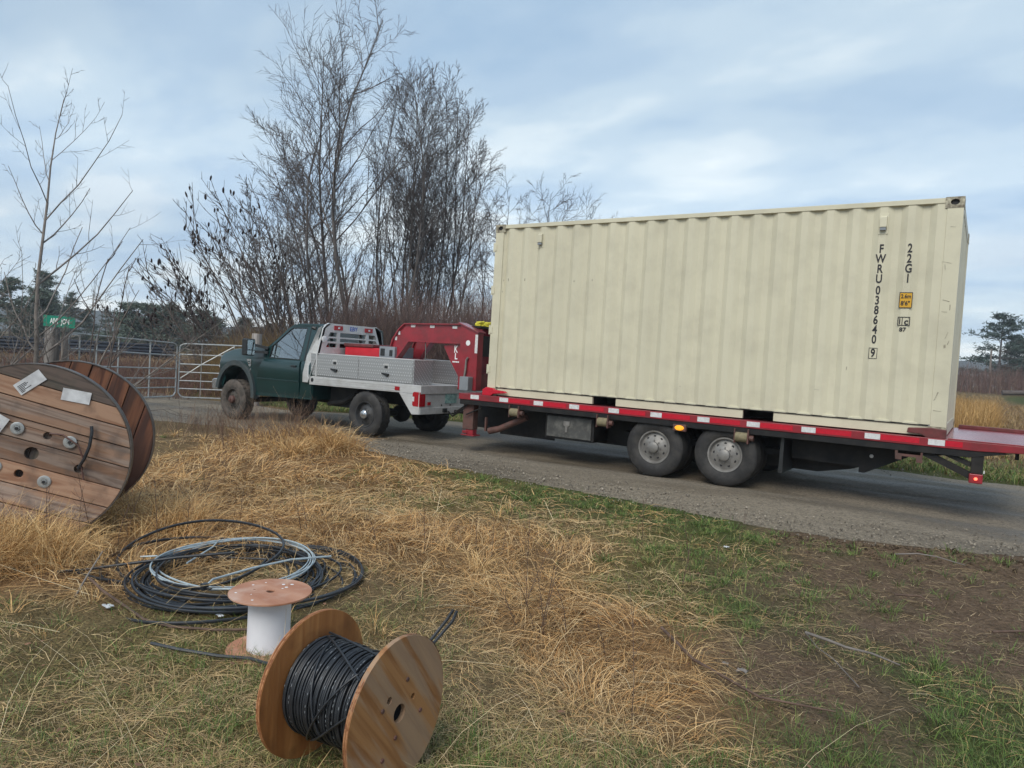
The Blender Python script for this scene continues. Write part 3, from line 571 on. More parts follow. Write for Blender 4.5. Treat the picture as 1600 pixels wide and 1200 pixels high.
# ------------------------------------------------------------------ wheels
def wheel(parent,x,y,z,R,w,rim_r,tmat,rmat,hub,holes,side=-1,name='wheel',lug=False,chromehub=False,holer=.016,holeR=.62):
    """outer face at y, tyre extends w away from side; side=-1 faces -Y"""
    s=-side
    def Y(h): return y+s*h
    g=[(rim_r+.004,Y(.020)),(rim_r+.035,Y(.004)),(R*.80,Y(0)),(R*.93,Y(.012)),(R*.985,Y(.028))]
    tr=[]
    k=5
    for i in range(k):
        a=.034+(w-.068)*i/k; b=.034+(w-.068)*(i+1)/k
        tr+=[(R,Y(a+.004)),(R,Y(b-.010)),(R-.010,Y(b-.008)),(R-.010,Y(b))]
    g2=[(R*.985,Y(w-.028)),(R*.93,Y(w-.012)),(R*.8,Y(w)),(rim_r+.035,Y(w-.004)),(rim_r+.004,Y(w-.02))]
    m=MB(); m.lathe([(a,b-y) for a,b in g+tr+g2],(x,y,z),'y',44,caps=False)
    if lug:
        for i in range(26):
            a=2*PI*i/26
            for q in (.03,w-.09):
                c_,s_=math.cos(a),math.sin(a); rr=R+.006
                P=[]
                for da in (-.06,.06):
                    for rad in (R-.03,rr):
                        for yy in (q,q+.06): P.append((x+rad*math.cos(a+da),Y(yy),z+rad*math.sin(a+da)))
                m.add(P,[(0,1,3,2),(4,6,7,5),(0,4,5,1),(2,3,7,6),(0,2,6,4),(1,5,7,3)])
    wh=m.build(name,tmat,parent,smooth=30)
    m=MB(); dz=.05 if hub=='deep' else .03
    prof=[(rim_r+.006,.022),(rim_r+.002,.010),(rim_r-.012,.012),(rim_r-.022,.035),(rim_r*.86,dz+.025),(rim_r*.80,dz+.02),(rim_r*.45,dz-.005),(rim_r*.34,dz-.02),(rim_r*.33,dz-.055),(rim_r*.22,dz-.07),(0,dz-.072)]
    m.lathe([(a,s*b) for a,b in prof],(x,y,z),'y',36,caps=False)
    nl=8
    for i in range(nl):
        a=2*PI*i/nl; c=(x+rim_r*.42*math.cos(a),y+s*(dz-.008),z+rim_r*.42*math.sin(a)); m.tube([c,(c[0],c[1]-s*.018,c[2])],.009,6)
    rm=m.build('rim',rmat,wh,smooth=40)
    if holes:
        m=MB()
        for i in range(holes):
            a=2*PI*(i+.3)/holes; q=rim_r*holeR; yy=dz+.004+(holeR-.45)*.07
            m.lathe([(holer,s*(yy-.006)),(holer*.9,s*(yy-.010)),(0,s*(yy-.010))],(x+q*math.cos(a),y,z+q*math.sin(a)),'y',10,caps=False)
        m.build('dark_hole_disc','hole',rm)  # dark discs on the solid rim, painted as the shade of hand holes
    if chromehub:
        m=MB(); m.lathe([(rim_r*.36,s*(dz-.012)),(rim_r*.34,s*(dz-.065)),(rim_r*.26,s*(dz-.085)),(rim_r*.13,s*(dz-.09)),(rim_r*.12,s*(dz-.11)),(0,s*(dz-.112))],(x,y,z),'y',24,caps=False); m.build('hub_cap',chromehub,rm)
    return wh

# ------------------------------------------------------------------ gooseneck trailer
t=thing('gooseneck_trailer','red gooseneck flatbed trailer with black underframe carrying the cream container','trailer',(-3,1.22,0))
DX0,DX1,DY0,DY1,DZ=-6.53,.82,-.075,2.515,.87
m=MB(); m.box(DX0+.05,DX1,DY0+.05,DY1-.05,DZ-.05,DZ-.003); m.build('deck','deck',t)
for y0,y1 in ((DY0,DY0+.06),(DY1-.06,DY1)):
    m=MB(); m.prism([(DX0,.775),(DX0,.868),(DX1,.868),(DX1,.80),(.30,.775)],y0,y1,'y'); m.build('side_rail','red',t,bevel=.006)
    m=MB(); yy=(y0+.01,y1-.02) if y0<0 else (y0+.02,y1-.01)
    m.prism([(DX0+.02,.70),(DX0+.02,.775),(.30,.775),(.62,.785),(.22,.70)],*yy,'y'); m.build('lower_rail','black',t,bevel=.004)
m=MB(); m.box(.05,DX1,DY1-.055,DY1-.003,.868,.915); m.build('rear_curb','reddark',t,bevel=.006)
m=MB(); m.box(DX0,DX0+.05,DY0+.06,DY1-.06,.775,.868); m.box(DX1-.05,DX1,DY0+.06,DY1-.06,.79,.868); m.each('end_rail','red',t,bevel=.006)
m=MB(); m.prism([(.02,.8685),(.02,.883),(DX1,.880),(DX1,.8685)],DY0+.0,DY0+.05,'y'); m.build('rear_curb','red',t,bevel=.003)
xt=[-6.22,-5.68,-5.075,-4.485,-3.875,-3.265,-2.63,-2.01,-1.375,-.70,-.08]
for i,x in enumerate(xt):
    m=MB(); m.box(x-.078,x+.078,DY0-.0035,DY0,.795,.857); m.build('white_reflector',['whitetape'],t)
    if i<len(xt)-1 and i>0:
        m=MB(); m.box(x+.082,min(x+.46,xt[i+1]-.082),DY0-.003,DY0,.797,.855); m.build('red_reflector',['redtape'],t)
m=MB(); m.box(.002,.16,DY0-.003,DY0,.797,.855); m.build('red_reflector',['redtape'],t)
for y in (.52,1.80):
    m=MB(); m.prism([(-6.7,.80),(-6.7,.30),(-1.35,.28),(-.98,.36),(-.35,.60),(.55,.72),(.55,.80)],y,y+.12,'y'); m.build('main_beam','black',t,bevel=.006)
m=MB()
for x in np.arange(-6.2,.5,.42): m.box(x,x+.05,DY0+.06,DY1-.06,.715,.80)
m.box(-6.7,-6.6,.52,1.92,.30,.80); m.each('cross_member','black',t)
m=MB(); m.prism([(-1.62,.70),(-1.62,.44),(-.86,.42),(-.86,.36),(-.80,.36),(-.36,.60),(-.30,.70)],.30,.34,'y'); m.build('rear_skirt','black',t)
m=MB(); m.lathe([(.022,0),(.012,-.012),(0,-.012)],(-.735,.299,.565),'y',12,caps=False); m.build('reflector_stud','clear',t)
# wheels
for x in (-3.29,-2.35):
    for y,sd in ((-.03,-1),(.30,-1),(2.47,1),(2.14,1)):
        wheel(t,x,y,slope(np.array(x)).item()+.405,.395,.27,.215,'rubber','rimgrey','',9 if y in (-.03,2.47) else 0,sd,holer=.018,holeR=.66)
    m=MB(); m.tube([(x,.5,.41),(x,2.0,.41)],.06,12); m.build('axle','black',t)
m=MB(); m.box(-3.9,-1.7,.34,.50,.44,.52); m.box(-3.9,-1.7,1.94,2.1,.44,.52); m.each('leaf_spring','black',t)
m=MB(); m.prism([(-1.69,.70),(-1.655,.70),(-1.65,.27),(-1.70,.27)],.0,.58,'y'); m.build('mud_flap','plastic',t)
m=MB(); m.prism([(-1.69,.70),(-1.655,.70),(-1.65,.27),(-1.70,.27)],1.86,2.44,'y'); m.build('mud_flap','plastic',t)
# underslung tool box
m=MB(); m.box(-5.02,-4.22,.06,.52,.33,.685); tb=m.build('underslung_box','black',t,bevel=.015)
m=MB(); m.box(-4.98,-4.26,.045,.058,.36,.66); dd=m.build('box_door',pm('worn_steel_door',(.065,.065,.062),.5,var=.35,scale=5,dirt=(.15,.145,.13),dscale=9,damt=.8),tb,bevel=.006)
m=MB(); m.prism([(-4.70,.60),(-4.60,.60),(-4.60,.54),(-4.63,.52),(-4.635,.44),(-4.665,.44),(-4.67,.52),(-4.70,.54)],.030,.043,'y'); m.build('latch','rimgrey',dd,bevel=.003)
for x in (-5.47,-4.02,-2.13):
    m=MB(); m.tube([(x-.085,-.05,.655),(x+.06,-.05,.655)],.062,14); m.c=1; m.box(x+.062,x+.078,-.10,.02,.58,.76); m.box(x-.10,x-.087,-.10,.02,.58,.76); m.tube([(x+.08,-.05,.65),(x+.13,-.05,.65)],.035,10)
    m.build('strap_winch',[pm('khaki_strap',(.20,.17,.10),.8,var=.25,scale=30) if x<-5 else bpy.data.materials['khaki_strap'],'rust'],t)
m=MB(); m.box(-3.02,-2.845,-.10,-.03,.645,.735); mk=m.build('marker_bracket','rust',t,bevel=.01)
m=MB(); m.lathe([(.0,-.024),(.030,-.021),(.038,-.01),(.040,0)],(0,-.10,0),'y',20,caps=False); m.v=[(-2.93+p[0]*1.55,p[1],.69+p[2]*.85) for p in m.v]; 
ob=m.build('marker_lamp','amber',mk)
# landing leg and braces
for y in (.02,2.30):
    m=MB(); m.box(-6.50,-6.30,y,y+.14,.30,.79); lg=m.build('landing_leg','rust',t,bevel=.012)
    m=MB(); m.box(-6.44,-6.30,y+.01,y+.12,.225,.30); m.box(-6.51,-6.26,y-.02,y+.16,.205,.225); m.box(-6.49,-6.40,y-.012,y-.002,.24,.285); m.build('leg_foot','red',lg,bevel=.006)
m=MB(); m.tube([(-6.62,.0,.56),(-6.36,-.02,.72)],.014,8); m.tube([(-6.40,-.02,.54),(-6.12,-.02,.66)],.012,8); m.each('brace_rod','black',t)
m=MB(); m.tube([(-6.05,.12,.31),(-5.86,.12,.36),(-5.4,.15,.58)],.05,12); m.box(-6.13,-6.10,.1,.14,.30,.52); m.build('jack_brace','rust',t)
m=MB(); m.box(-6.1,-5.1,.50,.515,.24,.72); m.build('side_skirt','black',t)
# tail post
for y,nm in ((-.06,'near'),(2.36,'far')):
    zb=.45 if y<0 else .70
    m=MB(); m.box(.245,.355,y,y+.13,zb+.085 if y<0 else zb,.775); tp=m.build('tail_post','black',t,bevel=.008)
    if y<0:
        m=MB(); m.box(.235,.36,y-.01,y+.14,.435,.535); lb=m.build('lamp_housing','red',tp,bevel=.01)
        m=MB(); m.lathe([(0,-.022),(.012,-.018),(.016,0)],(.298,y-.01,.485),'y',12,caps=False); m.build('tail_lamp','redlit',lb)
        m=MB(); m.box(.361,.372,y+.02,y+.06,.545,.575); m.build('side_lamp','clear',lb)
        m=MB(); m.bar((-.22,y+.06,.715),(.25,y+.06,.505),.05,.07); m.bar((-.06,y+.06,.745),(.25,y+.06,.62),.05,.05); m.each('post_brace','black',t)
m=MB(); m.box(.63,.665,.25,.29,.70,.785); m.build('chain_stub','black',t)
m=MB(); m.prism([(-.47,.715),(-.46,.60),(-.40,.60),(-.40,.64),(-.26,.64),(-.26,.585),(-.20,.585),(-.20,.715),(-.22,.715),(-.22,.665),(-.44,.665),(-.44,.715)],-.06,-.02,'y'); m.build('stake_bracket','rust',t)
# red container brackets at both ends
m=MB(); m.prism([(-6.10,.868),(-6.10,.955),(-6.03,.995),(-5.91,.985),(-5.88,.962),(-5.70,.952),(-5.66,.925),(-5.9,.90),(-5.95,.868)],-.055,-.003,'y'); m.build('corner_bracket','redtape',t,bevel=.006)
m=MB(); m.prism([(-.37,.905),(-.36,.958),(-.14,.976),(.004,.965),(.004,.868),(-.18,.868),(-.24,.90)],-.060,-.003,'y'); m.build('corner_bracket','reddark',t,bevel=.006)
# gooseneck
for y in (.72,1.32):
    m=MB(); P=[(-8.85,1.24),(-8.71,1.67),(-8.57,1.86),(-8.45,1.955),(-7.16,1.975),(-7.16,1.655),(-8.33,1.65),(-8.62,1.30)]
    m.prism(P,y+.03,y+.09,'y'); nk=m.build('neck_arm','red',t,bevel=.006)
    m=MB()
    for a,b in zip(P[:4],P[1:5]): m.bar((a[0],y+.06,a[1]),(b[0],y+.06,b[1]),.14,.022)
    for a,b in zip(P[5:7],P[6:8]): m.bar((a[0],y+.06,a[1]),(b[0],y+.06,b[1]),.14,.022)
    m.each('arm_flange','red',nk,bevel=.003)
    if y<1: m=MB(); m.prism([(-7.15,1.652),(-7.56,1.60),(-7.42,1.38),(-7.145,1.0)],y+.045,y+.07,'y'); m.build('gusset','red',nk)
    m=MB(); m.prism([(-7.16,1.985),(-6.79,1.845),(-6.78,.868),(-7.16,.868)],y-.02,y+.14,'y'); up=m.build('neck_upright','red',t,bevel=.01)
    m=MB(); m.bar((-7.19,y+.06,2.0),(-6.76,y+.06,1.845),.22,.018); m.build('upright_cap','deck',up)
    m=MB(); m.box(-6.84,-6.785,y-.0235,y-.0205,1.50,1.81); m.build('white_reflector','whitetape',up)
    for x in (-8.26,-7.82,-7.32):
        m=MB(); m.box(x-.05,x+.05,y+.024,y+.0295,1.90,1.945); m.build('white_reflector','whitetape',nk)
    for x,z in ((-8.66,1.70),(-8.59,1.80)):
        m=MB(); m.box(x-.015,x+.03,y+.024,y+.0295,z-.045,z+.02); m.build('white_reflector','whitetape',nk)
    if y<1:
        text([('K',T(-7.285,y+.043,1.545)@FACE_S,.17,.7),('L',T(-7.275,y+.043,1.425)@FACE_S,.15,.8)],'maker_emblem',M['white'],nk)
        m=MB()
        for q in range(4): m.box(-7.345+.038*q,-7.315+.038*q,y+.040,y+.0445,1.322,1.345)
        m.build('emblem_line','white',nk)
        m=MB(); m.lathe([(.045,-.003),(.045,0)],(-6.985,y-.0205,1.665),'y',20); m.build('round_sticker','white',up)
        m=MB(); m.tube([(-7.02,y-.05,1.0),(-6.99,y-.05,1.20),(-6.98,y-.05,1.38),(-6.95,y-.05,1.42)],.017,8); m.build('jack_handle','rimgrey',up)
        m=MB(); m.box(-7.02,-6.84,y-.16,y-.025,.87,1.10); m.build('battery_box','grey',t,bevel=.008)
m=MB(); m.box(-8.95,-8.55,.72,1.44,1.12,1.34); m.tube([(-8.78,1.2,1.3),(-8.78,1.2,.98)],.07,16); m.build('coupler','red',t,bevel=.01)
m=MB(); m.box(-7.14,-6.86,.865,1.295,1.93,1.965); m.build('neck_tray','black',t)
m=MB(); m.box(-6.82,-6.79,.865,1.295,1.45,1.80); m.build('neck_plate','black',t)
m=MB(); m.box(-6.83,-6.80,.865,1.295,.87,1.15); m.build('headboard','reddark',t)
m=MB(); m.tube([(-7.95,.74,1.64),(-7.90,.70,1.5),(-7.84,.62,1.3),(-7.80,.55,1.1),(-7.86,.52,.98)],.009,6); m.build('breakaway_cable','plastic',t)
m=MB()
for a,b,c_ in ((-7.06,1.15,2.045),(-6.98,1.0,2.03),(-6.95,1.2,2.035)):
    for k in range(5):
        q=[(a+.06*math.cos(w+k)+rnd.uniform(-.015,.015),b+.07*math.sin(w+k),c_-.055+.03*math.sin(2*w+k)+.008*k) for w in np.linspace(0,2*PI,14)[:-1]]
        m.tube(q,.016,5,closed=True)
st=m.build('strap_bundle','yellowstrap'); meta(st,'tangle of yellow straps lying on top of the red gooseneck beside the container','strap bundle')

# ------------------------------------------------------------------ flatbed truck
t=thing('flatbed_truck','dark green pickup truck with aluminium flatbed and tool boxes towing the red trailer','truck',(-10.2,1.07,-.1))
YN,YF=.15,1.99; YC=(YN+YF)/2
AX,AZ=-12.37,.38
def arch(cx,cz,rx,rz,a0,a1,n=16): return [(cx+rx*math.cos(R_(a0+(a1-a0)*i/n)),cz+rz*math.sin(R_(a0+(a1-a0)*i/n))) for i in range(n+1)]
low=[(-10.13,.46),(-11.72,.42)]+arch(AX,AZ,.55,.57,6,166)+[(-13.0,.62),(-13.03,.98),(-12.99,1.15),(-12.88,1.23),(-12.55,1.315),(-12.06,1.375),(-11.52,1.405),(-11.48,1.165),(-10.05,1.165)]
nb=len(low); secs=[]
for y,dz,dx in ((YN,.05,.09),(YN+.02,.022,.05),(YN+.10,.005,.02),(YN+.30,.0,.0),(YC,-.02,-.02),(YF-.30,0,0),(YF-.10,.005,.02),(YF-.02,.022,.05),(YF,.05,.09)):
    q=[]
    for i,(x,z) in enumerate(low):
        zz=z-(dz if (z>1.09 and x<-11.5) else 0); xx=x+(dx if x<-12.8 else 0)
        q.append((xx,y,zz))
    secs.append(q)
m=MB(); m.loft(secs); body=m.build('body','green',t,smooth=40)
m=MB(); m.prism([(-10.16,.52),(-11.75,.50),(-11.80,1.1),(-10.16,1.15)],YN+.06,YF-.06,'y'); m.box(-12.9,-11.75,YN+.32,YF-.32,.45,1.0); m.build('underbody','plastic',t)
TUM=.12
def yside(z,side): 
    o=.008+TUM*max(0,z-1.22)/.65; return (YN+o) if side<0 else (YF-o)
out_=[(-11.52,1.162),(-11.515,1.36),(-11.0,1.765),(-10.88,1.835),(-10.70,1.872),(-10.14,1.872),(-10.055,1.80),(-10.05,1.162)]
win=[(-11.41,1.18),(-11.385,1.40),(-10.94,1.75),(-10.86,1.795),(-10.455,1.80),(-10.51,1.175)]
for sd in (-1,1):
    m=MB(); m.plate(out_,[win],0,.045,lambda a,b,tt:(a,yside(b,sd)+(tt if sd<0 else -tt),b)); m.build('cab_side','green',t,smooth=0)
    m=MB(); m.plate(win,[],.016,.020,lambda a,b,tt:(a,yside(b,sd)+(tt if sd<0 else -tt),b)); gl=m.build('side_window','glass',t)
    m=MB(); cx,cz=-11.0,1.48; w2=[(cx+(a-cx)*.955,cz+(b-cz)*.94) for a,b in win]; m.plate(win,[w2],.004,.022,lambda a,b,tt:(a,yside(b,sd)+(tt if sd<0 else -tt),b)); m.bar((-11.27,yside(1.3,sd)+(.008 if sd<0 else -.008),1.18),(-11.27,yside(1.5,sd)+(.008 if sd<0 else -.008),1.475),.022,.02); m.build('window_seal','plastic',gl)
    # door panel with its gap
    y0=YN if sd<0 else YF; D=[(-11.74,.50),(-10.47,.50),(-10.445,.90),(-10.46,1.162),(-11.50,1.162),(-11.66,.95)]
    ZL=[.50,.53,.64,.745,.775,.80,.95,1.08,1.14,1.162]; BU=[.0,.010,.020,.026,.030,.040,.046,.040,.026,.008]
    def skin(xa,xb):
        V=[];n=len(ZL)
        for z,b in zip(ZL,BU):
            x0_,x1_=xa(z),xb(z)
            for x,e in ((x0_,-.012),(x0_+.008,b),(x1_-.008,b),(x1_,-.012)): V.append((x,y0+sd*(e if e<0 else .004+b),z))
        F=[(i*4+k,i*4+k+1,i*4+5+k,i*4+4+k) for i in range(n-1) for k in range(3)]
        return MB().add(V,F)
    m=skin(lambda z:np.interp(z,[.5,.95,1.162],[-11.74,-11.66,-11.50]),lambda z:np.interp(z,[.5,.9,1.162],[-10.47,-10.445,-10.46])); dr=m.build('door','green',t,smooth=40)
    m=skin(lambda z:np.interp(z,[.5,.9,1.162],[-10.44,-10.415,-10.43]),lambda z:np.interp(z,[.5,1.162],[-10.14,-10.06])); m.build('cab_corner','green',t,smooth=40)
    m=MB(); m.prism([(-11.72,.752),(-10.47,.762),(-10.47,.785),(-11.70,.775)],y0+sd*.040,y0+sd*.02,'y'); m.build('door_moulding','green',dr,bevel=.005)
    m=MB(); m.box(-10.68,-10.54,*sorted((y0+sd*.072,y0+sd*.03)),1.045,1.075); m.build('door_handle','plastic',dr,bevel=.006)
    m=MB(); m.prism([(-10.455,.49),(-10.432,.90),(-10.447,1.165),(-10.43,1.165),(-10.414,.9),(-10.437,.49)],y0+sd*.0025,y0-sd*.004,'y'); m.prism([(-11.762,.49),(-11.68,.95),(-11.515,1.163),(-11.497,1.163),(-11.662,.95),(-11.744,.49)],y0+sd*.0025,y0-sd*.004,'y'); m.each('door_seam','hole',t)
    m=MB(); m.plate([(-10.40,1.165),(-10.365,1.165),(-10.34,1.84),(-10.358,1.84)],[],-.003,.004,lambda a,b,tt:(a,yside(b,sd)+(tt if sd<0 else -tt),b)); m.build('pillar_seam','hole',t)
    # flare, mirror
    yo,yi=(y0+sd*.06,y0-sd*.05); a0=arch(AX,AZ+.02,.53,.575,-4,172,20); a1=arch(AX,AZ+.02,.625,.685,-4,172,20)
    m=MB(); m.prism(a0+a1[::-1],*sorted((yo,yi)),'y'); m.build('fender_flare','flare',t,bevel=.02)
    m=MB(); m.box(-11.78,-11.63,*sorted((y0+sd*.36,y0+sd*.14)),1.20,1.53); mr=m.build('mirror','plastic',t,bevel=.03)
    m=MB(); m.box(-11.632,-11.623,*sorted((y0+sd*.335,y0+sd*.165)),1.32,1.505); m.build('mirror_glass','mirrorglass',mr)
    m=MB(); m.box(-11.632,-11.623,*sorted((y0+sd*.335,y0+sd*.165)),1.225,1.305); m.build('mirror_glass','mirrorglass',mr)
    m=MB(); m.bar((-11.70,y0+sd*.16,1.42),(-11.45,y0-sd*.02,1.36),.07,.05); m.bar((-11.70,y0+sd*.16,1.28),(-11.45,y0-sd*.02,1.28),.07,.05); m.each('mirror_arm','plastic',mr)
    # fender vent
    m=MB(); m.plate([(-12.075,1.125),(-11.925,1.125),(-11.93,.985),(-11.985,.975)],[[(-12.045,1.085),(-11.945,1.085),(-11.945,1.055),(-12.03,1.055)],[(-12.02,1.042),(-11.945,1.042),(-11.945,1.005),(-11.985,1.005)]],y0+sd*.012,y0-sd*.002,lambda a,b,tt:(a,tt,b)); m.build('fender_vent','chrome',t)
    m=MB(); m.prism([(-11.955,.94),(-11.93,.945),(-11.935,.90),(-11.95,.90)],y0+sd*.008,y0,'y'); m.build('fender_badge','chrome',t)
    m=MB(); m.prism([(-13.03,.90),(-12.86,.93),(-12.84,1.08),(-12.99,1.06)],*sorted((y0-sd*.055+sd*.02,y0-sd*.25)),'y'); m.build('headlight','clear',t,bevel=.01)
    m=MB(); m.prism([(-13.0,.80),(-12.90,.82),(-12.90,.88),(-13.01,.87)],*sorted((y0-sd*.05,y0-sd*.2)),'y'); m.build('turn_lamp','amberdim',t)
# roof, windscreen, rear wall
m=MB(); secs=[]
for y,dz in ((YN+.11,-.012),(YN+.20,.012),(YC,.03),(YF-.20,.012),(YF-.11,-.012)): secs.append([(-10.90,y,1.83+dz),(-10.70,y,1.868+dz),(-10.13,y,1.868+dz),(-10.06,y,1.82+dz),(-10.13,y,1.835+dz),(-10.70,y,1.835+dz)])
m.loft(secs); m.build('roof','green',t,smooth=50)
m=MB(); a,b=YN+.03,YF-.03; a2,b2=YN+.12,YF-.12
m.add([(-11.52,a,1.37),(-11.56,YC,1.38),(-11.52,b,1.37),(-10.88,b2,1.83),(-10.90,YC,1.85),(-10.88,a2,1.83)],[(0,1,4,5),(1,2,3,4)]); m.build('windscreen','glass',t,smooth=60)
def rw(a,b,tt): return (-10.065+tt,a,b)
m=MB(); m.plate([(YN+.02,1.222),(YF-.02,1.222),(YF-.12,1.85),(YN+.12,1.85)],[[(YN+.22,1.36),(YF-.22,1.36),(YF-.28,1.75),(YN+.28,1.75)]],-.03,.01,rw); m.build('cab_rear','green',t,bevel=.006)
m=MB(); m.plate([(YN+.20,1.34),(YF-.20,1.34),(YF-.26,1.77),(YN+.26,1.77)],[],-.012,-.008,rw); m.build('rear_window','glass',t)
# interior
m=MB(); m.box(-11.0,-10.2,YN+.15,YF-.15,.85,1.05); m.prism([(-10.5,1.0),(-10.35,1.0),(-10.17,1.40),(-10.25,1.42)],YN+.15,YF-.15,'y')
for y in (YN+.5,YF-.5): m.box(-10.24,-10.17,y-.12,y+.12,1.42,1.56)
m.build('seat','seat',t,bevel=.03)
m=MB(); m.prism([(-11.5,1.0),(-11.5,1.33),(-11.25,1.30),(-11.15,1.15),(-11.2,1.0)],YN+.08,YF-.08,'y'); m.build('dashboard','plastic',t,bevel=.02)
m=MB(); c0=Vector((-11.02,YN+.50,1.30)); ax=Vector((.85,0,.52)).normalized(); u_=Vector((0,1,0)); v_=ax.cross(u_)
m.tube([c0+.19*(math.cos(w)*u_+math.sin(w)*v_) for w in np.linspace(0,2*PI,25)[:-1]],.016,6,closed=True); m.bar(c0-.18*u_,c0+.18*u_,.03,.02); m.bar(c0,c0-ax*.3,.05,.05); m.build('steering_wheel','plastic',t)
# front
m=MB(); m.prism([(-13.17,.44),(-13.19,.62),(-13.14,.67),(-12.98,.67),(-12.98,.44)],YN-.02,YF+.02,'y'); m.build('front_bumper','chrome',t,bevel=.035,seg=3)
m=MB(); m.box(-13.06,-13.02,YN+.35,YF-.35,.74,1.06); gr=m.build('grille','chrome',t,bevel=.01)
m=MB()
for z in (.79,.87,.95): m.box(-13.068,-13.058,YN+.40,YF-.40,z,z+.05)
m.each('grille_slot','plastic',gr)
# wheels
def gz(x): return slope(np.array(x)).item()
for y,sd in ((.10,-1),(2.04,1)):
    wheel(t,-12.44,y,gz(-12.44)+.408,.405,.27,.225,'mud' if sd<0 else 'rubber','mud' if sd<0 else 'rimdark','deep',8,sd,lug=True,chromehub='rust',holer=.022,holeR=.66)
    wheel(t,-8.72,y,gz(-8.72)+.402,.40,.27,.225,'rubber','rimdark','deep',8,sd,lug=True,chromehub='chrome',holer=.022,holeR=.72)
m=MB()
for y in (.66,1.40): m.box(-12.8,-7.6,y,y+.08,.50,.74)
m.tube([(-8.72,.3,.32),(-8.72,1.85,.32)],.055,12); m.lathe([(.0,-.16),(.14,-.1),(.17,0),(.14,.1),(0,.16)],(-8.72,1.07,.31),'x',14); m.tube([(-12.44,.3,.27),(-12.44,1.85,.27)],.055,12); m.tube([(-12.2,1.1,.4),(-8.8,1.07,.34)],.04,10)
m.box(-9.95,-9.25,.45,.64,.36,.72); m.box(-8.3,-7.65,.75,1.4,.38,.62); m.build('chassis','black',t)
m=MB(); m.tube([(-9.95,.42,.40),(-9.55,.40,.46),(-9.25,.42,.62)],.045,10); m.build('exhaust_pipe','black',t)
m=MB(); m.box(-7.56,-7.46,.95,1.15,.42,.52); m.tube([(-7.46,1.05,.46),(-7.28,1.05,.46)],.03,8); m.tube([(-7.5,.9,.47),(-7.15,.6,.42),(-6.75,.4,.60),(-6.62,.36,.70)],.014,6); m.build('hitch','black',t)
# aluminium bed
BN,BF=.10,2.04
m=MB(); m.box(-10.15,-7.48,BN+.005,BF-.005,.875,.905); m.build('bed_deck','alu',t,bevel=.004)
for y,sd in ((BN,-1),(BF,1)):
    ya,yb=sorted((y,y-sd*.04))
    m=MB(); m.prism([(-10.16,.745),(-10.16,.90),(-7.47,.915),(-7.47,.77)],ya,yb,'y'); sr=m.build('bed_rail','alu',t,bevel=.006)
    m=MB()
    for z in (.785,.825,.865): m.prism([(-10.0,z-.008),(-10.0,z+.008),(-7.95,z+.018),(-7.95,z+.002)],*sorted((y+sd*.006,y-sd*.002)),'y')
    m.each('rail_groove','alu',sr)
    m=MB(); m.lathe([(.038,sd*.004),(.03,sd*.005),(0,sd*.005)],(-10.08,y,.835),'y',16); m.build('rail_socket','hole',sr)
    m=MB(); m.box(-8.02,-7.92,*sorted((y+sd*.014,y)),.80,.862); m.build('side_marker','lamp',sr)
    m=MB(); m.prism([(-7.93,.765),(-7.47,.765),(-7.47,.43),(-7.63,.42)],*sorted((y+sd*.004,y-sd*.03)),'y'); m.build('tail_skirt','alu',t,bevel=.005)
    m=MB(); m.plate([(-7.49,.80),(-7.60,.80),(-7.62,.77),(-7.62,.72),(-7.58,.72),(-7.58,.64),(-7.62,.64),(-7.62,.585),(-7.60,.56),(-7.49,.56)],[],y+sd*.010,y,lambda a,b,tt:(a,tt,b))
    m.box(-7.475,-7.455,*sorted((y+sd*.008,y-sd*.13)),.56,.80); tl=m.build('tail_light','lamp',t,bevel=.004)
    m=MB(); m.box(-7.617,-7.60,*sorted((y+sd*.008,y+sd*.001)),.645,.715); m.build('reverse_lens','clear',tl)
m=MB(); m.box(-7.478,-7.452,BN+.002,BF-.002,.77,.912); m.build('tail_rail','alu',t,bevel=.006)
m=MB(); m.box(-7.50,-7.468,BN+.03,BF-.03,.44,.765); m.build('tail_panel','alu',t,bevel=.004)
m=MB(); m.box(-7.467,-7.455,BN+.01,BF-.01,.43,.54); m.build('rear_bumper_strip','alu',t,bevel=.004)
m=MB(); m.box(-7.466,-7.450,.30,.37,.58,.635); m.build('reflector','lamp',t)
m=MB(); m.box(-7.466,-7.46,.77,1.09,.605,.775); m.build('licence_plate','plate',t)
m=MB(); m.box(-7.455,-7.43,.70,.80,.45,.52); m.build('plug_socket','plastic',t)
m=MB()
for y in (.68,.92): m.lathe([(.016,.0),(.016,.006),(0,.006)],(-7.468,y,.575),'x',10)
m.each('plate_screw','hole',t)
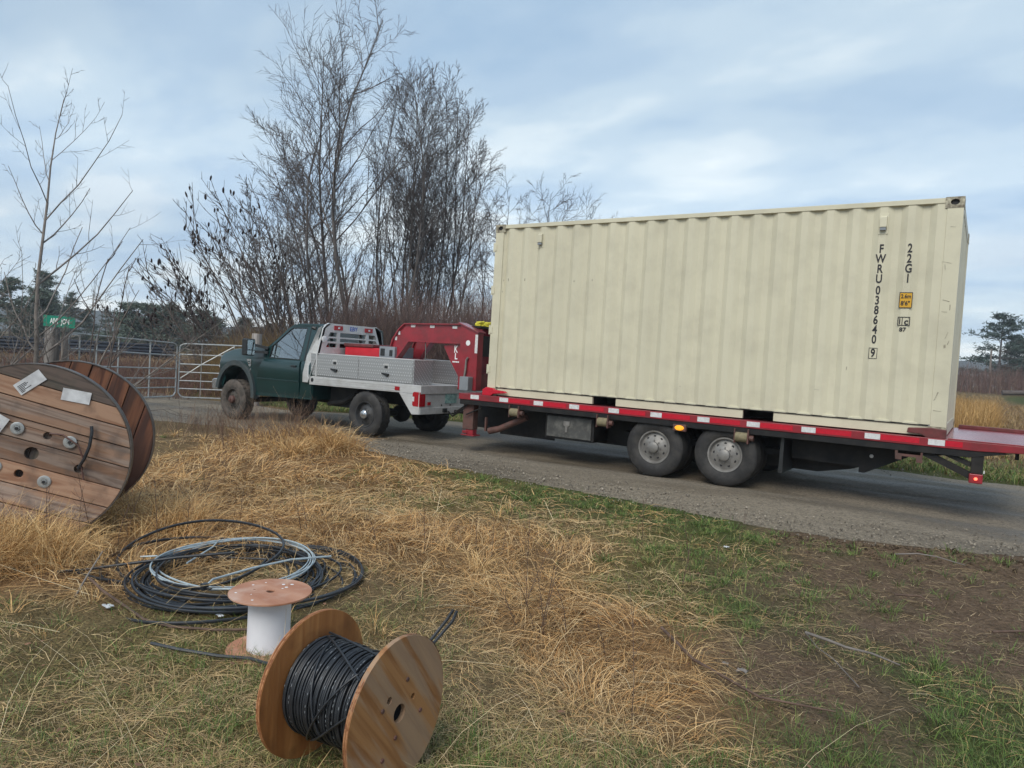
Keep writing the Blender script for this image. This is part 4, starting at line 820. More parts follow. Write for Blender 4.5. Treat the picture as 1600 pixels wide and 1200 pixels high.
# tool boxes
for y0,y1,x1,sd in ((BN+.015,BN+.50,-7.64,-1),(BF-.50,BF-.015,-7.64,1)):
    m=MB(); m.box(-10.16,x1,y0,y1,.912,1.315); bx=m.build('tool_box','tread',t,bevel=.006)
    m=MB(); m.box(-10.165,x1+.004,y0-.006,y1+.006,1.315,1.333); m.build('box_lid','alu',bx,bevel=.004)
    yy=y0 if sd<0 else y1
    for a,b in ((-10.14,-8.925),(-8.895,-7.66)):
        m=MB(); m.box(a,b,*sorted((yy+sd*.012,yy)),.93,1.305); dr=m.build('box_door','tread',bx,bevel=.004)
        xm=(a+b)/2+.03
        m=MB(); m.box(xm-.06,xm+.05,*sorted((yy+sd*.016,yy+sd*.010)),1.14,1.235); m.build('latch_plate','alu',dr,bevel=.004)
        m=MB(); m.prism([(xm-.045,1.15),(xm+.035,1.15),(xm+.035,1.20),(xm-.045,1.20)],*sorted((yy+sd*.018,yy+sd*.013)),'y'); m.prism([(xm-.09,1.075),(xm+.07,1.065),(xm+.07,1.04),(xm+.03,1.01),(xm-.02,1.035),(xm-.09,1.055)],*sorted((yy+sd*.04,yy+sd*.014)),'y'); m.build('latch','plastic',dr)
# headache rack
yc=.97; RK=[(yc-.88,.90),(yc-.88,1.30),(yc-.76,1.80),(yc-.70,1.875),(yc-.62,1.90),(yc+.56,1.90),(yc+.68,1.875),(yc+.76,1.80),(yc+.88,1.30),(yc+.88,.90)]
holes=[]
for z0_,z1_ in ((1.655,1.735),(1.565,1.625),(1.455,1.53)):
    w=.70-(z1_-1.455)*.22
    holes+=[[(yc-w,z0_),(yc-.42,z0_),(yc-.42,z1_),(yc-w+.05,z1_)],[(yc-.34,z0_),(yc+.34,z0_),(yc+.34,z1_),(yc-.34,z1_)],[(yc+.42,z0_),(yc+w,z0_),(yc+w-.05,z1_),(yc+.42,z1_)]]
m=MB(); m.plate(RK,holes,-10.0,-9.965,lambda a,b,tt:(tt,a,b)); rk=m.build('headboard','alu',t,bevel=.003)
m=MB(); m.box(-10.003,-9.999,yc-.7,yc+.7,1.0,1.44); 
for sd in (-1,1):
    m=MB(); yo=yc+sd*.885
    V=[(-10.33,yo,.78),(-10.19,yo,.78),(-9.965,yo,1.30),(-9.965,yc+sd*.765,1.80),(-9.965,yc+sd*.62,1.905),(-10.02,yc+sd*.62,1.905),(-10.10,yc+sd*.765,1.80),(-10.24,yo,1.28),(-10.33,yo,.95)]
    W_=[(a,b-sd*.05,c) for a,b,c in V]; n=len(V)
    m.add(V+W_,[tuple(range(n)),tuple(range(2*n-1,n-1,-1))]+[(i,(i+1)%n,n+(i+1)%n,n+i) for i in range(n)]); m.build('headboard_side','alu',t,smooth=0)
    m=MB(); y=yc+sd*.40; m.box(-9.965,-9.945,y-.10,y+.10,1.785,1.865); m.c=1; m.box(-9.946,-9.94,y-.02,y+.02,1.81,1.84); m.build('brake_lamp',['lamp','clear'],rk,bevel=0)
    if sd<0: m=MB(); m.lathe([(.060,0),(.060,.018),(.05,.024),(0,.026)],(-9.965,yc-.74,1.60),'x',20,caps=False); m.build('work_lamp','clear',rk)
m=MB(); m.tube([(-10.06,.115,1.78),(-10.12,.09,1.80)],.035,10); m.build('cab_lamp','plastic',t)
text([('EBY',T(-9.963,yc-.0,1.822)@FACE_E,.115,1.05)],'maker_lettering',pm('blue_print',(.02,.08,.42),.5,var=.02),rk,.002,.006)
# red generator standing in the bed
g=thing('red_generator','bright red box-shaped generator with dark lid and grey panel standing in the truck bed','generator',(-9.1,1.0,.91))
m=MB(); m.box(-9.90,-8.75,.70,1.20,.912,1.49); m.build('cabinet','brightred',g,bevel=.02)
m=MB(); m.box(-9.92,-9.15,.68,1.22,1.49,1.555); m.build('lid','reddark',g,bevel=.02)
m=MB(); m.box(-9.0,-8.62,.69,1.21,1.32,1.53); pn=m.build('control_panel','grey',g,bevel=.01)
m=MB(); m.box(-8.96,-8.86,.682,.691,1.36,1.49); m.box(-8.74,-8.67,.682,.691,1.36,1.47); m.each('panel_recess','plastic',pn)
m=MB(); m.tube([(-9.88,.685,1.30),(-9.3,.68,1.27),(-8.8,.685,1.22)],.012,6); m.build('hose','plastic',g)

# ------------------------------------------------------------------ big planked cable spool (local: axis = +X, outer face at x=0)
SR=.625; SC=(-5.173,-6.682); SG=float(H(*SC))
t=thing('cable_spool','large weathered wooden cable spool with planked ends standing in tall dead grass','cable spool',(SC[0],SC[1],SG+SR-.01),(0,0,R_(-39.6)))
PA=R_(-16)   # planks slope down to the right
def strip(R,a,b,n=14):
    a=max(a,-R+1e-4); b=min(b,R-1e-4)
    xa=math.sqrt(max(R*R-a*a,0)); xb=math.sqrt(max(R*R-b*b,0))
    P=[]
    for i in range(n+1):
        w=a+(b-a)*i/n; P.append((math.sqrt(max(R*R-w*w,0)),w))
    for i in range(n,-1,-1):
        w=a+(b-a)*i/n; P.append((-math.sqrt(max(R*R-w*w,0)),w))
    Q=[]
    for p in P:
        if not Q or (abs(p[0]-Q[-1][0])+abs(p[1]-Q[-1][1]))>1e-5: Q.append(p)
    return Q
def spl(sx,ang,R,edges,hs,th,mats,parent,name='plank',bev=.004):
    """planks of one flange layer; hs: holes (along,across,r) in plank coordinates"""
    ca,sa=math.cos(ang),math.sin(ang)
    for i,(a,b) in enumerate(zip(edges,edges[1:])):
        g=.003; P=strip(R,a+g,b-g); h=[circle(u_,v_,r_,18) for u_,v_,r_ in hs if a<v_<b]
        pr_=rnd.uniform(-.006,.005)
        m=MB(); m.plate(P,h,0,th+pr_,lambda p,q,tt:(sx+tt if th>0 else sx+tt,p,q)); o=m.build(name,mats[i%len(mats)] if isinstance(mats,list) else mats,parent,local=True,bevel=bev,seg=1)
        o.rotation_euler=(ang,0,0)
ed=[-.625,-.50,-.375,-.235,-.085,.075,.215,.345,.47,.625]
HS=[(0,.0,.045),(.055,.145,.026),(-.03,-.155,.028),(.31,-.02,.03)]
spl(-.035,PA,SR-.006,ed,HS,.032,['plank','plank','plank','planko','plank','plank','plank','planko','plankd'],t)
ed2=[-.625,-.45,-.29,-.14,.02,.17,.32,.47,.625]
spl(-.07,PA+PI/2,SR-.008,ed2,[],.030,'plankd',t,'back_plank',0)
SWd=.963
spl(-SWd+.035,PA+PI/2,SR-.006,ed2,[],.030,'plankr',t,'far_plank',.003)
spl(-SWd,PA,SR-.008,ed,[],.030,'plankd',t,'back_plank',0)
for xa in (-.072,-SWd-.002):
    m=MB(); m.lathe([(SR-.004,xa),(SR+.003,xa),(SR+.003,xa+.072),(SR-.004,xa+.072)],(0,0,0),'x',96,caps=False); m.build('rim_band','rimband',t,local=True)
m=MB(); m.lathe([(.31,-SWd+.06),(.31,-.06)],(0,0,0),'x',40,caps=False); m.build('hub_drum','plankr',t,local=True)
m=MB()
for p,q,rr in ((0,0,.0455),(.055,.145,.0265),(-.03,-.155,.0285),(.31,-.02,.0305)):
    ca,sa=math.cos(PA),math.sin(PA); m.lathe([(rr,-.012),(rr,-.10),(0,-.10)],(0,p*ca-q*sa,p*sa+q*ca),'x',18,caps=False)
m.build('arbor_hole','hole',t,local=True)
for yy,zz in ((-.088,.175),(.235,.085),(.085,-.195),(-.215,-.09),(.0,.30)):
    if zz>.25: continue
    m=MB(); m.lathe([(.043,-.003),(.043,.003),(.036,.006),(.020,.004)],(0,yy,zz),'x',24,caps=False); m.lathe([(.02,.004),(.018,.012),(0,.012)],(0,yy,zz),'x',6,caps=False); w_=m.build('washer','galv',t,local=True)
    m=MB(); m.lathe([(.011,.011),(.011,.020),(0,.021)],(0,yy,zz),'x',10,caps=False); m.build('bolt_end','hole',w_,local=True)
for cy,cz,w,h,a in ((-.02,.495,.19,.085,38),(.265,.41,.18,.085,-10),(-.20,.205,.12,.085,58)):
    c_,s_=math.cos(R_(a)),math.sin(R_(a)); P=[(cy+c_*i*w/2-s_*j*h/2,cz+s_*i*w/2+c_*j*h/2) for i,j in ((-1,-1),(1,-1),(1,1),(-1,1))]
    m=MB(); m.plate(P,[],.003,.0045,lambda p,q,tt:(tt,p,q)); lb=m.build('paper_label','paper',t,local=True)
    if a!=-10:
        m=MB()
        for k in range(6):
            j=-.75+.22*k; ln=rnd.uniform(.25,.85); 
            Q=[(cy+c_*i*w/2-s_*jj*h/2,cz+s_*i*w/2+c_*jj*h/2) for i,jj in ((-.85,j),(-.85+ln*1.1,j),(-.85+ln*1.1,j+.11),(-.85,j+.11))]
            m.plate(Q,[],.0046,.0052,lambda p,q,tt:(tt,p,q))
        m.build('faded_print','ink',lb,local=True)['kind']='stuff'
def rot(p,q): return (p*math.cos(PA)-q*math.sin(PA),p*math.sin(PA)+q*math.cos(PA))
hy,hz_=rot(.31,-.02)
m=MB(); m.tube([(-.06,hy,hz_),(.02,hy+.005,hz_+.01),(.04,hy+.045,hz_+.08),(.042,hy+.075,hz_+.17),(.035,hy+.085,hz_+.27),(.03,hy+.08,hz_+.31)],.011,8); m.build('cable_end','cable',t,local=True)
hy2,hz2=rot(.055,.145)
m=MB(); m.tube([(-.05,hy2,hz2),(.01,hy2+.02,hz2+.02),(.018,hy2+.10,hz2+.015),(.018,hy2+.20,hz2-.06),(.018,hy2+.235,hz2-.16),(.018,hy2+.22,hz2-.20),(.018,hy2+.24,hz2-.30)],.006,6); m.build('cord','rust',t,local=True)

# ------------------------------------------------------------------ black cable spool (local: axis +X, outer face x=0)
BR=.254; BW=.396; BC=(-1.239,-7.234); BG=float(H(*BC))
t=thing('plywood_spool','orange plywood spool wound with black cable on the foreground grass','cable spool',(BC[0],BC[1],BG+BR),(0,0,R_(3.9)))
def wobble(R,n=64,amp=.003,seed=1): 
    q=random.Random(seed); ph=[q.uniform(0,6.28) for _ in range(4)]
    return [(R+amp*sum(math.sin((k+2)*2*PI*i/n+ph[k])/(k+1) for k in range(4)))*1 for i in range(n)]
for xo,mt,sd in ((0,'plyout',1),(-BW,'ply',-1)):
    rr=wobble(BR,64,.0022,3+sd); P=[(rr[i]*math.cos(2*PI*i/64),rr[i]*math.sin(2*PI*i/64)) for i in range(64)]
    hl=[circle(0,0,.030,20),circle(-.085,-.005,.012,12),circle(.02,.075,.010,12)]
    a,b=(xo-.018,xo) if sd>0 else (xo,xo+.018)
    m=MB(); m.plate(P,hl,a,b,lambda p,q,tt:(tt,p,q)); fl=m.build('flange',[mt],t,local=True,bevel=.002,seg=1)
    if sd>0: fl.rotation_euler=(R_(-52),0,0); ang=R_(-52)
    m=MB(); 
    for k in range(2):
        xx=a+.0045+.009*k; rr2=[q+.0012 for q in rr]
        m.lathe([(BR+.0008,xx-.0025),(BR+.0008,xx+.0025)],(0,0,0),'x',64,caps=False)
    m.build('ply_layer','plyedge',fl,local=True)
    for yy,zz in ((.05,-.06),(-.09,-.045),(.10,.07),(.05,-.14),(-.06,.09)):
        m=MB(); m.lathe([(.0085,.0),(.007,sd*.004),(0,sd*.005)],(xo,yy,zz),'x',8,caps=False); m.build('bolt_head','rust',fl,local=True)
m=MB(); m.lathe([(.0335,-BW+.02),(.0335,-.019)],(0,0,0),'x',18,caps=False); m.build('arbor_tube','hole',t,local=True)
m=MB(); m.lathe([(.150,-BW+.018),(.150,-.018)],(0,0,0),'x',40,caps=False); m.build('core','hole',t,local=True)
cr_=.0042; m=MB(); dsh=[]
def turn(x0,x1,R,n=44,r0=0,r1=0):
    return [(x0+(x1-x0)*i/n,(R+(r1-r0)*i/n+r0)*math.cos(2*PI*i/n),(R+(r1-r0)*i/n+r0)*math.sin(2*PI*i/n)) for i in range(n+1)]
nt_=int((BW-.045)/(2*cr_+.0006)); pts=[]
for k in range(nt_):
    xa=-BW+.024+k*(2*cr_+.0006); R0=.160+.0035*math.sin(k*1.7)+.004*rnd.random()-.016*(k/nt_)**2
    pts+=turn(xa,xa+2*cr_+.0006,R0)[:-1]
    a0=rnd.uniform(-1.2,1.4)
    if k%3==0:
        for q in range(16):
            a=a0+q*.115; 
            if rnd.random()<.6: dsh.append((xa+cr_*.9,R0+cr_*.93,a,a+rnd.uniform(.03,.075)))
m.tube(pts,cr_,7); wn=m.build('cable_winding','cable',t,local=True,smooth=70)
m=MB()
for xa,R0,a,b in dsh:
    aa_=PI-a if False else PI/2+a
    V=[]
    for w in (aa_,aa_+(b-a)):
        for dx in (-.0011,.0011): V.append((xa+dx,(R0+.0006)*math.cos(w),(R0+.0006)*math.sin(w)))
    m.add(V,[(0,1,3,2)])
m.build('cable_print','grey',wn,local=True)['kind']='stuff'
m=MB()
for x0,x1,a0,a1,R0 in ((-.33,-.20,1.2,3.6,.171),(-.34,-.08,1.5,2.3,.173),(-.10,-.33,2.2,4.3,.174),(-.05,-.28,2.8,4.0,.172),(-.36,-.02,1.35,1.75,.178)):
    m.tube([(x0+(x1-x0)*i/30,R0*math.cos(a0+(a1-a0)*i/30),R0*math.sin(a0+(a1-a0)*i/30)) for i in range(31)],cr_,7)
m.build('crossing_turn','cable',t,local=True,smooth=70)
m=MB()
for dx in (0,.016): m.tube([(-.06+dx,.10,.13),(-.055+dx,.16,.14),(-.04+dx*1.2,.22,.17),(-.01+dx*1.5,.27,.235),(.005+dx,.285,.27)],.006,7)
m.build('cable_end','cable',t,local=True)

# ------------------------------------------------------------------ small white reel
RX_,RY_=-2.489,-6.769; RG=float(H(RX_,RY_))+.004
t=thing('white_reel','small upright reel with white drum and pinkish plywood discs beside the cable coil','cable reel',(RX_,RY_,RG))
rw_=.1925; RH=.283
for z in (RG,RG+RH-.009):
    m=MB(); m.plate(circle(RX_,RY_,rw_,48),[circle(RX_,RY_,.020,16),circle(RX_-.075,RY_-.035,.006,10)],z,z+.009,lambda a,b,tt:(a,b,tt)); m.build('flange','pinkply',t,bevel=.0015,seg=1)
m=MB(); m.lathe([(.099,.009),(.099,RH-.009)],(RX_,RY_,RG),'z',48,caps=False); m.build('drum','drum',t)
m=MB(); m.lathe([(.021,.02),(.021,RH-.001)],(RX_,RY_,RG),'z',16,caps=False); m.build('arbor_tube','hole',t)
m=MB()
for k in range(9):
    a=rnd.uniform(0,6.28); q=rnd.uniform(.06,.17); m.lathe([(rnd.uniform(.004,.009),RH+.0002),(0,RH+.0008)],(RX_+q*math.cos(a),RY_+q*math.sin(a),RG),'z',7,caps=False)
m.build('paint_spot','white',t)['kind']='stuff'

# ------------------------------------------------------------------ cable coils on the grass
def ringpath(cx,cy,R,z,tiltdir=0,tilt=0,ell=1,ea=0,n=72,ph=0,jit=.006,seed=0):
    q=random.Random(seed); p=[q.uniform(0,6.28) for _ in range(4)]; P=[]
    for i in range(n):
        a=2*PI*i/n; rr=R+jit*3*sum(math.sin((k+2)*a+p[k])/(k+1.5) for k in range(3))
        u_,v_=rr*math.cos(a)*ell,rr*math.sin(a); x=u_*math.cos(ea)-v_*math.sin(ea); y=u_*math.sin(ea)+v_*math.cos(ea)
        g=float(H(cx,cy))
        P.append((cx+x,cy+y,g+z+max(0,tilt*(1+math.cos(a-tiltdir+ea))*.5)+.006*math.sin(3*a+p[3])))
    return P
m=MB()
for k in range(17):
    q=random.Random(40+k); m.tube(ringpath(-3.48+q.uniform(-.08,.08),-6.26+q.uniform(-.08,.08),q.uniform(.42,.62),.012+.0032*k,q.uniform(0,6),q.uniform(0,.05),q.uniform(.92,1.08),q.uniform(0,3),seed=k,jit=.011),.0078,6,closed=True)
for k in range(6):
    q=random.Random(80+k); m.tube(ringpath(-3.38+q.uniform(-.02,.02),-6.17+q.uniform(-.02,.02),.60+.011*k,.015+.006*k,q.uniform(0,6),.02,1.0,0,seed=90+k,jit=.003),.0085,6,closed=True)
m.tube(ringpath(-3.86,-6.22,.50,.04,2.2,.16,1.0,0,seed=5,jit=.01),.009,6,closed=True)
m.tube(ringpath(-3.90,-6.30,.48,.03,2.5,.06,1.05,.4,seed=6,jit=.012),.009,6,closed=True)
m.tube(ringpath(-3.45,-6.36,.68,.012,0,.02,1.0,.3,seed=8,jit=.012),.009,6,closed=True)
g0=float(H(-3.8,-6.7))
m.tube([(-3.55,-6.2,g0+.14),(-3.75,-6.45,g0+.12),(-3.95,-6.64,g0+.08),(-4.12,-6.83,g0+.045),(-4.25,-6.95,g0+.03)],.009,6)
m.tube([(-3.2,-6.75,g0+.05),(-3.65,-6.75,g0+.04),(-3.95,-6.84,g0+.035),(-4.2,-6.86,g0+.03)],.009,6)
c_=m.build('cable_coil','cable',smooth=60); meta(c_,'wide loose coil of black cable lying on the grass','cable coil')
m=MB()
for k in range(4):
    m.tube(ringpath(-3.58+.012*k,-6.15-.012*k,.46+.013*k,.08+.007*k,2.3,.04,.93,.3,seed=70+k,jit=.009),.0052,6,closed=True)
g1=float(H(-3.5,-6.2))-.065
m.tube([(-3.20,-5.72,g1+.185),(-3.28,-5.98,g1+.20),(-3.30,-6.25,g1+.20),(-3.33,-6.50,g1+.18),(-3.28,-6.58,g1+.17)],.0062,6)
m.tube([(-4.0,-6.0,g1+.19),(-3.85,-6.15,g1+.20),(-3.68,-6.44,g1+.19)],.005,6); m.tube([(-4.05,-6.52,g1+.17),(-3.98,-6.45,g1+.175)],.006,6)
m.c=1; m.box(-3.30,-3.27,-6.60,-6.565,g1+.15,g1+.185)
c_=m.build('cable_coil',['cablegrey','cable'],smooth=60); meta(c_,'thinner pale grey cable coil resting on top of the black coil','cable coil')
m=MB()
gp=lambda x,y,z=.02:(x,y,float(H(x,y))+z)
m.tube([gp(-3.75,-6.98,.10),gp(-3.62,-6.97,.07),gp(-3.42,-6.96),gp(-3.2,-6.98),gp(-3.05,-6.93),gp(-2.85,-6.80,.03),gp(-2.6,-6.60)],.007,6)
c_=m.build('loose_cable','brownstem'); meta(c_,'brownish loose cable curving over the grass in front of the coil','cable')
m=MB(); m.tube([gp(-2.86,-7.14,.05),gp(-2.72,-7.09,.04),gp(-2.55,-7.0,.03),gp(-2.4,-6.94,.03),gp(-2.2,-6.9,.02),gp(-1.9,-6.93,.02)],.0075,6)
c_=m.build('loose_cable','cable'); meta(c_,'straight piece of black cable running under the white reel','cable')

# ------------------------------------------------------------------ gates, posts, sign
def gate(label,p0,p1,z0,h0,h1,nr,vs,r=.018,group='metal tube gates'):
    a=Vector((*p0,z0)); b=Vector((*p1,z0)); d=(b-a); Ln=d.length; d.normalize()
    g=thing('tube_gate',label,'gate',tuple(a),group=group)
    za=lambda s:(h0+(h1-h0)*s)
    def P(s,k): return a+d*(Ln*s)+Vector((0,0,za(s)*k))
    c=.14/Ln; fr=[]
    loop=[P(0,.08),P(0,.93)]+[P(c*(1-math.cos(w)),.93+.07*math.sin(w)) for w in (.5,1.0)]+[P(c,1),P(.25,1),P(.5,1),P(.75,1),P(1-c,1)]+[P(1-c*(1-math.cos(w)),.93+.07*math.sin(w)) for w in (1.0,.5)]+[P(1,.93),P(1,.08),P(1-c*.4,.02),P(1-c,0),P(c,0),P(c*.4,.02)]
    m=MB(); m.tube(loop,r,8,closed=True); m.build('gate_frame','galv',g)
    for k in nr:
        m=MB(); m.tube([P(.0,k),P(.5,k),P(1,k)],r*.82,8); m.build('rail','galv',g)
    for s in vs:
        m=MB(); m.bar(P(s,0),P(s,1),.035,.012,up=d); m.build('stay','galv',g)
    return g,P
GZ=float(H(-16,0))
g,P=gate('longer grey tube gate swung between the wooden sign post and the middle of the drive',(-15.42,-1.66),(-16.17,1.19),GZ+.18,1.40,1.29,(.17,.34,.52,.77),(.09,.23,.42,.72))
g2,P2=gate('shorter grey tube gate with rounded corner partly behind the truck front',(-16.15,1.25),(-15.05,2.5),GZ+.16,1.31,1.34,(.16,.31,.47,.62,.80),(.30,.75))
m=MB(); m.tube([P2(.02,.35),P2(.30,.62),P2(.75,.98)],.014,6); m.build('brace_wire','galv',g2)
for x,y,h,r_,lb in ((-15.52,-1.93,1.66,.135,'thick weathered wooden post carrying the green street sign'),(-15.11,2.66,1.83,.13,'weathered wooden post behind the truck bonnet at the end of the gate')):
    z=float(H(x,y)); m=MB(); m.tube([(x,y,z-.2),(x+.01,y,z+h*.5),(x,y+.01,z+h-.02),(x,y+.01,z+h)],[r_*1.05,r_,r_*.97,r_*.9],14)
    p=m.build('wooden_post','post'); meta(p,lb,'post',group='wooden gate posts')
z=float(H(-15.38,-1.80)); m=MB(); m.box(-15.37,-15.29,-1.82,-1.72,z-.1,z+1.60); p=m.build('wooden_post','post'); meta(p,'narrow squared post standing close against the sign post','post',group='wooden gate posts')
z=float(H(-15.5,-1.9)); sx0,sx1=Vector((-15.53,-2.03,0)),Vector((-14.99,-1.69,0)); dd=(sx1-sx0); Ls=dd.length; dd.normalize(); nn=Vector((dd.y,-dd.x,0))
sg=thing('street_sign','green street sign with white lettering fixed on top of the wooden gate post','street sign',(-15.25,-1.86,z+1.75))
zt=1.69+0; m=MB()
A0=sx0-nn*.15; B0=sx1-nn*.15
A0=sx0+nn*.10; B0=sx1+nn*.10
V=[]
for q in (0,.012):
    for p_,zz in ((A0,1.545),(B0,1.53),(B0,1.745),(A0,1.765)): V.append(tuple(p_-nn*q+Vector((0,0,zz))))
m.add(V,[(0,1,2,3),(7,6,5,4),(0,4,5,1),(1,5,6,2),(2,6,7,3),(3,7,4,0)]); m.build('sign_plate','signgreen',sg)
mw=lambda s,zz:Matrix(((dd.x,0,nn.x,(A0+dd*(Ls*s)).x+nn.x*.004),(dd.y,0,nn.y,(A0+dd*(Ls*s)).y+nn.y*.004),(0,1,0,zz),(0,0,0,1)))
text([('AJVI',mw(.34,1.652),.145,.62),('JON',mw(.70,1.645),.145,.62)],'sign_lettering',M['white'],sg)
m=MB(); c0=(A0+dd*.12-nn*.012); m.box(c0.x-.02,c0.x+.02,c0.y-.02+.04,c0.y+.06,1.42,1.56); m.build('sign_bracket','galv',sg)

# ------------------------------------------------------------------ black pipes stacked in the far field
def pipes(x,y,ang,rows,Lp,r_,lab):
    z=float(H(x,y)); base=None
    for k,n in enumerate(rows):
        for i in range(n):
            off=(i-(n-1)/2)*2.06*r_; zz=z+r_+k*1.8*r_
            if base is None:
                m=MB(); m.tube([(-Lp/2,0,0),(0,0,-.02),(Lp/2,0,0)],r_,10,caps=False); m.tube([(-Lp/2,0,0),(Lp/2,0,0)],r_*.9,10,caps=False); base=m.build('black_pipe','pipe',local=True); o=base
            else: o=base.copy(); COL.objects.link(o)
            o.location=(x-off*math.sin(ang)+rnd.uniform(-.3,.3)*math.cos(ang),y+off*math.cos(ang),zz); o.rotation_euler=(0,0,ang+rnd.uniform(-.006,.006))
            meta(o,lab,'pipe',lab.replace('long ','').replace('one of ',''))
pipes(-42.5,12.0,R_(62),(9,8,7,6,5),9,.098,'long black pipe in the stack seen through the longer gate')
pipes(-52,6.5,R_(68),(8,7,6,5),11,.10,'long black pipe in the stack left of the sign post')

# ------------------------------------------------------------------ bare trees
def interp_path(P,t):
    K=P.shape[1]; s=np.clip(t,0,1)*(K-1); i=np.minimum(s.astype(int),K-2); w=(s-i)[:,None]
    n=np.arange(len(P)); return P[n,i]*(1-w)+P[n,i+1]*w,(P[n,i+1]-P[n,i])
def branches(P,R,lens,n,t0,t1,ang,lf,K,up,g,rmin,rf=.55,shape=1.0,wob=.06):
    idx=np.repeat(np.arange(len(P)),n); t=t0+(t1-t0)*((np.tile(np.arange(n),len(P))+g.random(len(idx)))/n)
    p0,tan=interp_path(P[idx],t); tan/=np.linalg.norm(tan,axis=1,keepdims=True)+1e-9
    rv=g.normal(size=(len(idx),3)); pp=np.cross(tan,rv); pp/=np.linalg.norm(pp,axis=1,keepdims=True)+1e-9
    a=np.radians(ang*g.uniform(.65,1.3,len(idx)))[:,None]; d=np.cos(a)*tan+np.sin(a)*pp
    Ln=lens[idx]*lf*g.uniform(.55,1.15,len(idx))*(1-shape*t*.75)
    s=np.linspace(0,1,K)[None,:,None]; upv=np.array([0,0,1.0])
    Q=p0[:,None,:]+Ln[:,None,None]*(d[:,None,:]*s+upv*up*.42*s*s)
    w=g.normal(size=(len(idx),K,3))*wob; w[:,0]=0; Q=Q+np.cumsum(w,axis=1)*(Ln/K)[:,None,None]*1.3
    rt=R[idx,:]; K0=R.shape[1]; ri=np.clip((t*(K0-1)).astype(int),0,K0-1); r0=np.maximum(R[idx,ri]*rf*g.uniform(.7,1.1,len(idx)),rmin)
    RR=r0[:,None]*np.linspace(1,.35,K)[None,:]; return Q,np.maximum(RR,rmin*.55),Ln
def bare_tree(label,base,top,r0,seed,n=(14,6,4),ang=(42,38,35),lf=(.42,.5,.5),t0=.30,up=.45,rmin=.006,group=None,trunkmat='bark',twigmat='twig',stems=1,spread=.8,name='bare_tree',wob=.03,shape=1.0,sag=0,seedheads=0,bw=.075):
    g=np.random.default_rng(seed); bx,by=base; z=float(H(bx,by))-.05; b=np.array([bx,by,z]); tp=np.array(top,float)
    Ps=[];Rs=[];Ls=[]
    for k in range(stems):
        K=10; s=np.linspace(0,1,K)[:,None]; tk=tp.copy(); bb=b.copy()
        if k: tk[:2]+=g.normal(size=2)*spread; tk[2]=z+(tp[2]-z)*g.uniform(.6,.95); bb[:2]+=g.normal(size=2)*.12
        v=tk-bb; bend=g.normal(size=3)*.05*np.linalg.norm(v); bend[2]=0
        P=bb+v*s+bend*np.sin(PI*s)+sag*np.array([0,0,1.0])*np.sin(PI*s)*np.linalg.norm(v); 
        wv=g.normal(size=(K,3))*wob*np.linalg.norm(v)/K; wv[0]=0; P=P+np.cumsum(wv,0)
        Ps.append(P); rr=r0*(1 if k==0 else g.uniform(.5,.85)); Rs.append(rr*(1-.88*np.linspace(0,1,K)**.9)); Ls.append(np.linalg.norm(v))
    P0=np.array(Ps);R0=np.array(Rs);L0=np.array(Ls)
    t=thing(name,label,'shrub' if 'shrub' in name or 'sumac' in name or 'sapling' in name else 'tree',tuple(b),group=group)
    V,F=tubes_np(P0-b,np.maximum(R0,rmin),7); np_mesh('trunk',V,F,M[trunkmat],t,smooth=True)
    P1,R1,L1=branches(P0,R0,L0,n[0],t0,.99,ang[0],lf[0],6,up,g,rmin*1.4,shape=shape,wob=bw)
    P2,R2,L2=branches(P1,R1,L1,n[1],.18,1.0,ang[1],lf[1],5,up*.5,g,rmin*1.1,shape=.5,wob=bw*1.2)
    VV=[];FF=[];o=0
    sets=[(P1,R1,4),(P2,R2,3)]
    if len(n)>2 and n[2]:
        P3,R3,L3=branches(P2,R2,L2,n[2],.2,1.0,ang[2],lf[2],4,up*.3,g,rmin,shape=.5,wob=bw*1.2); sets.append((P3,R3,3))
    for P_,R__,sd in sets:
        V,F=tubes_np(P_-b,R__,sd); VV.append(V); FF.append(F+o); o+=len(V)
    np_mesh('crown',np.concatenate(VV),np.concatenate(FF),M[twigmat],t)
    if seedheads:
        tips=np.concatenate([P2[:,-1],P1[:,-1],P0[:,-1]]); tips=tips[g.permutation(len(tips))[:seedheads]]; k=len(tips)
        sc=np.stack([g.uniform(.026,.044,k),g.uniform(.026,.044,k),g.uniform(.06,.11,k)],1); V=IV[None]*sc[:,None,:]
        V[...,0]+=.25*V[...,2]*g.normal(size=(k,1)); V=V+(tips-b)[:,None,:]+np.array([0,0,.04])
        np_mesh('seed_heads',V,(IF[None]+(np.arange(k)*12)[:,None,None]).reshape(-1,3),M['seed'],t,smooth=True,kind='stuff')
    return t
G1='bare trees in the thicket behind the truck'
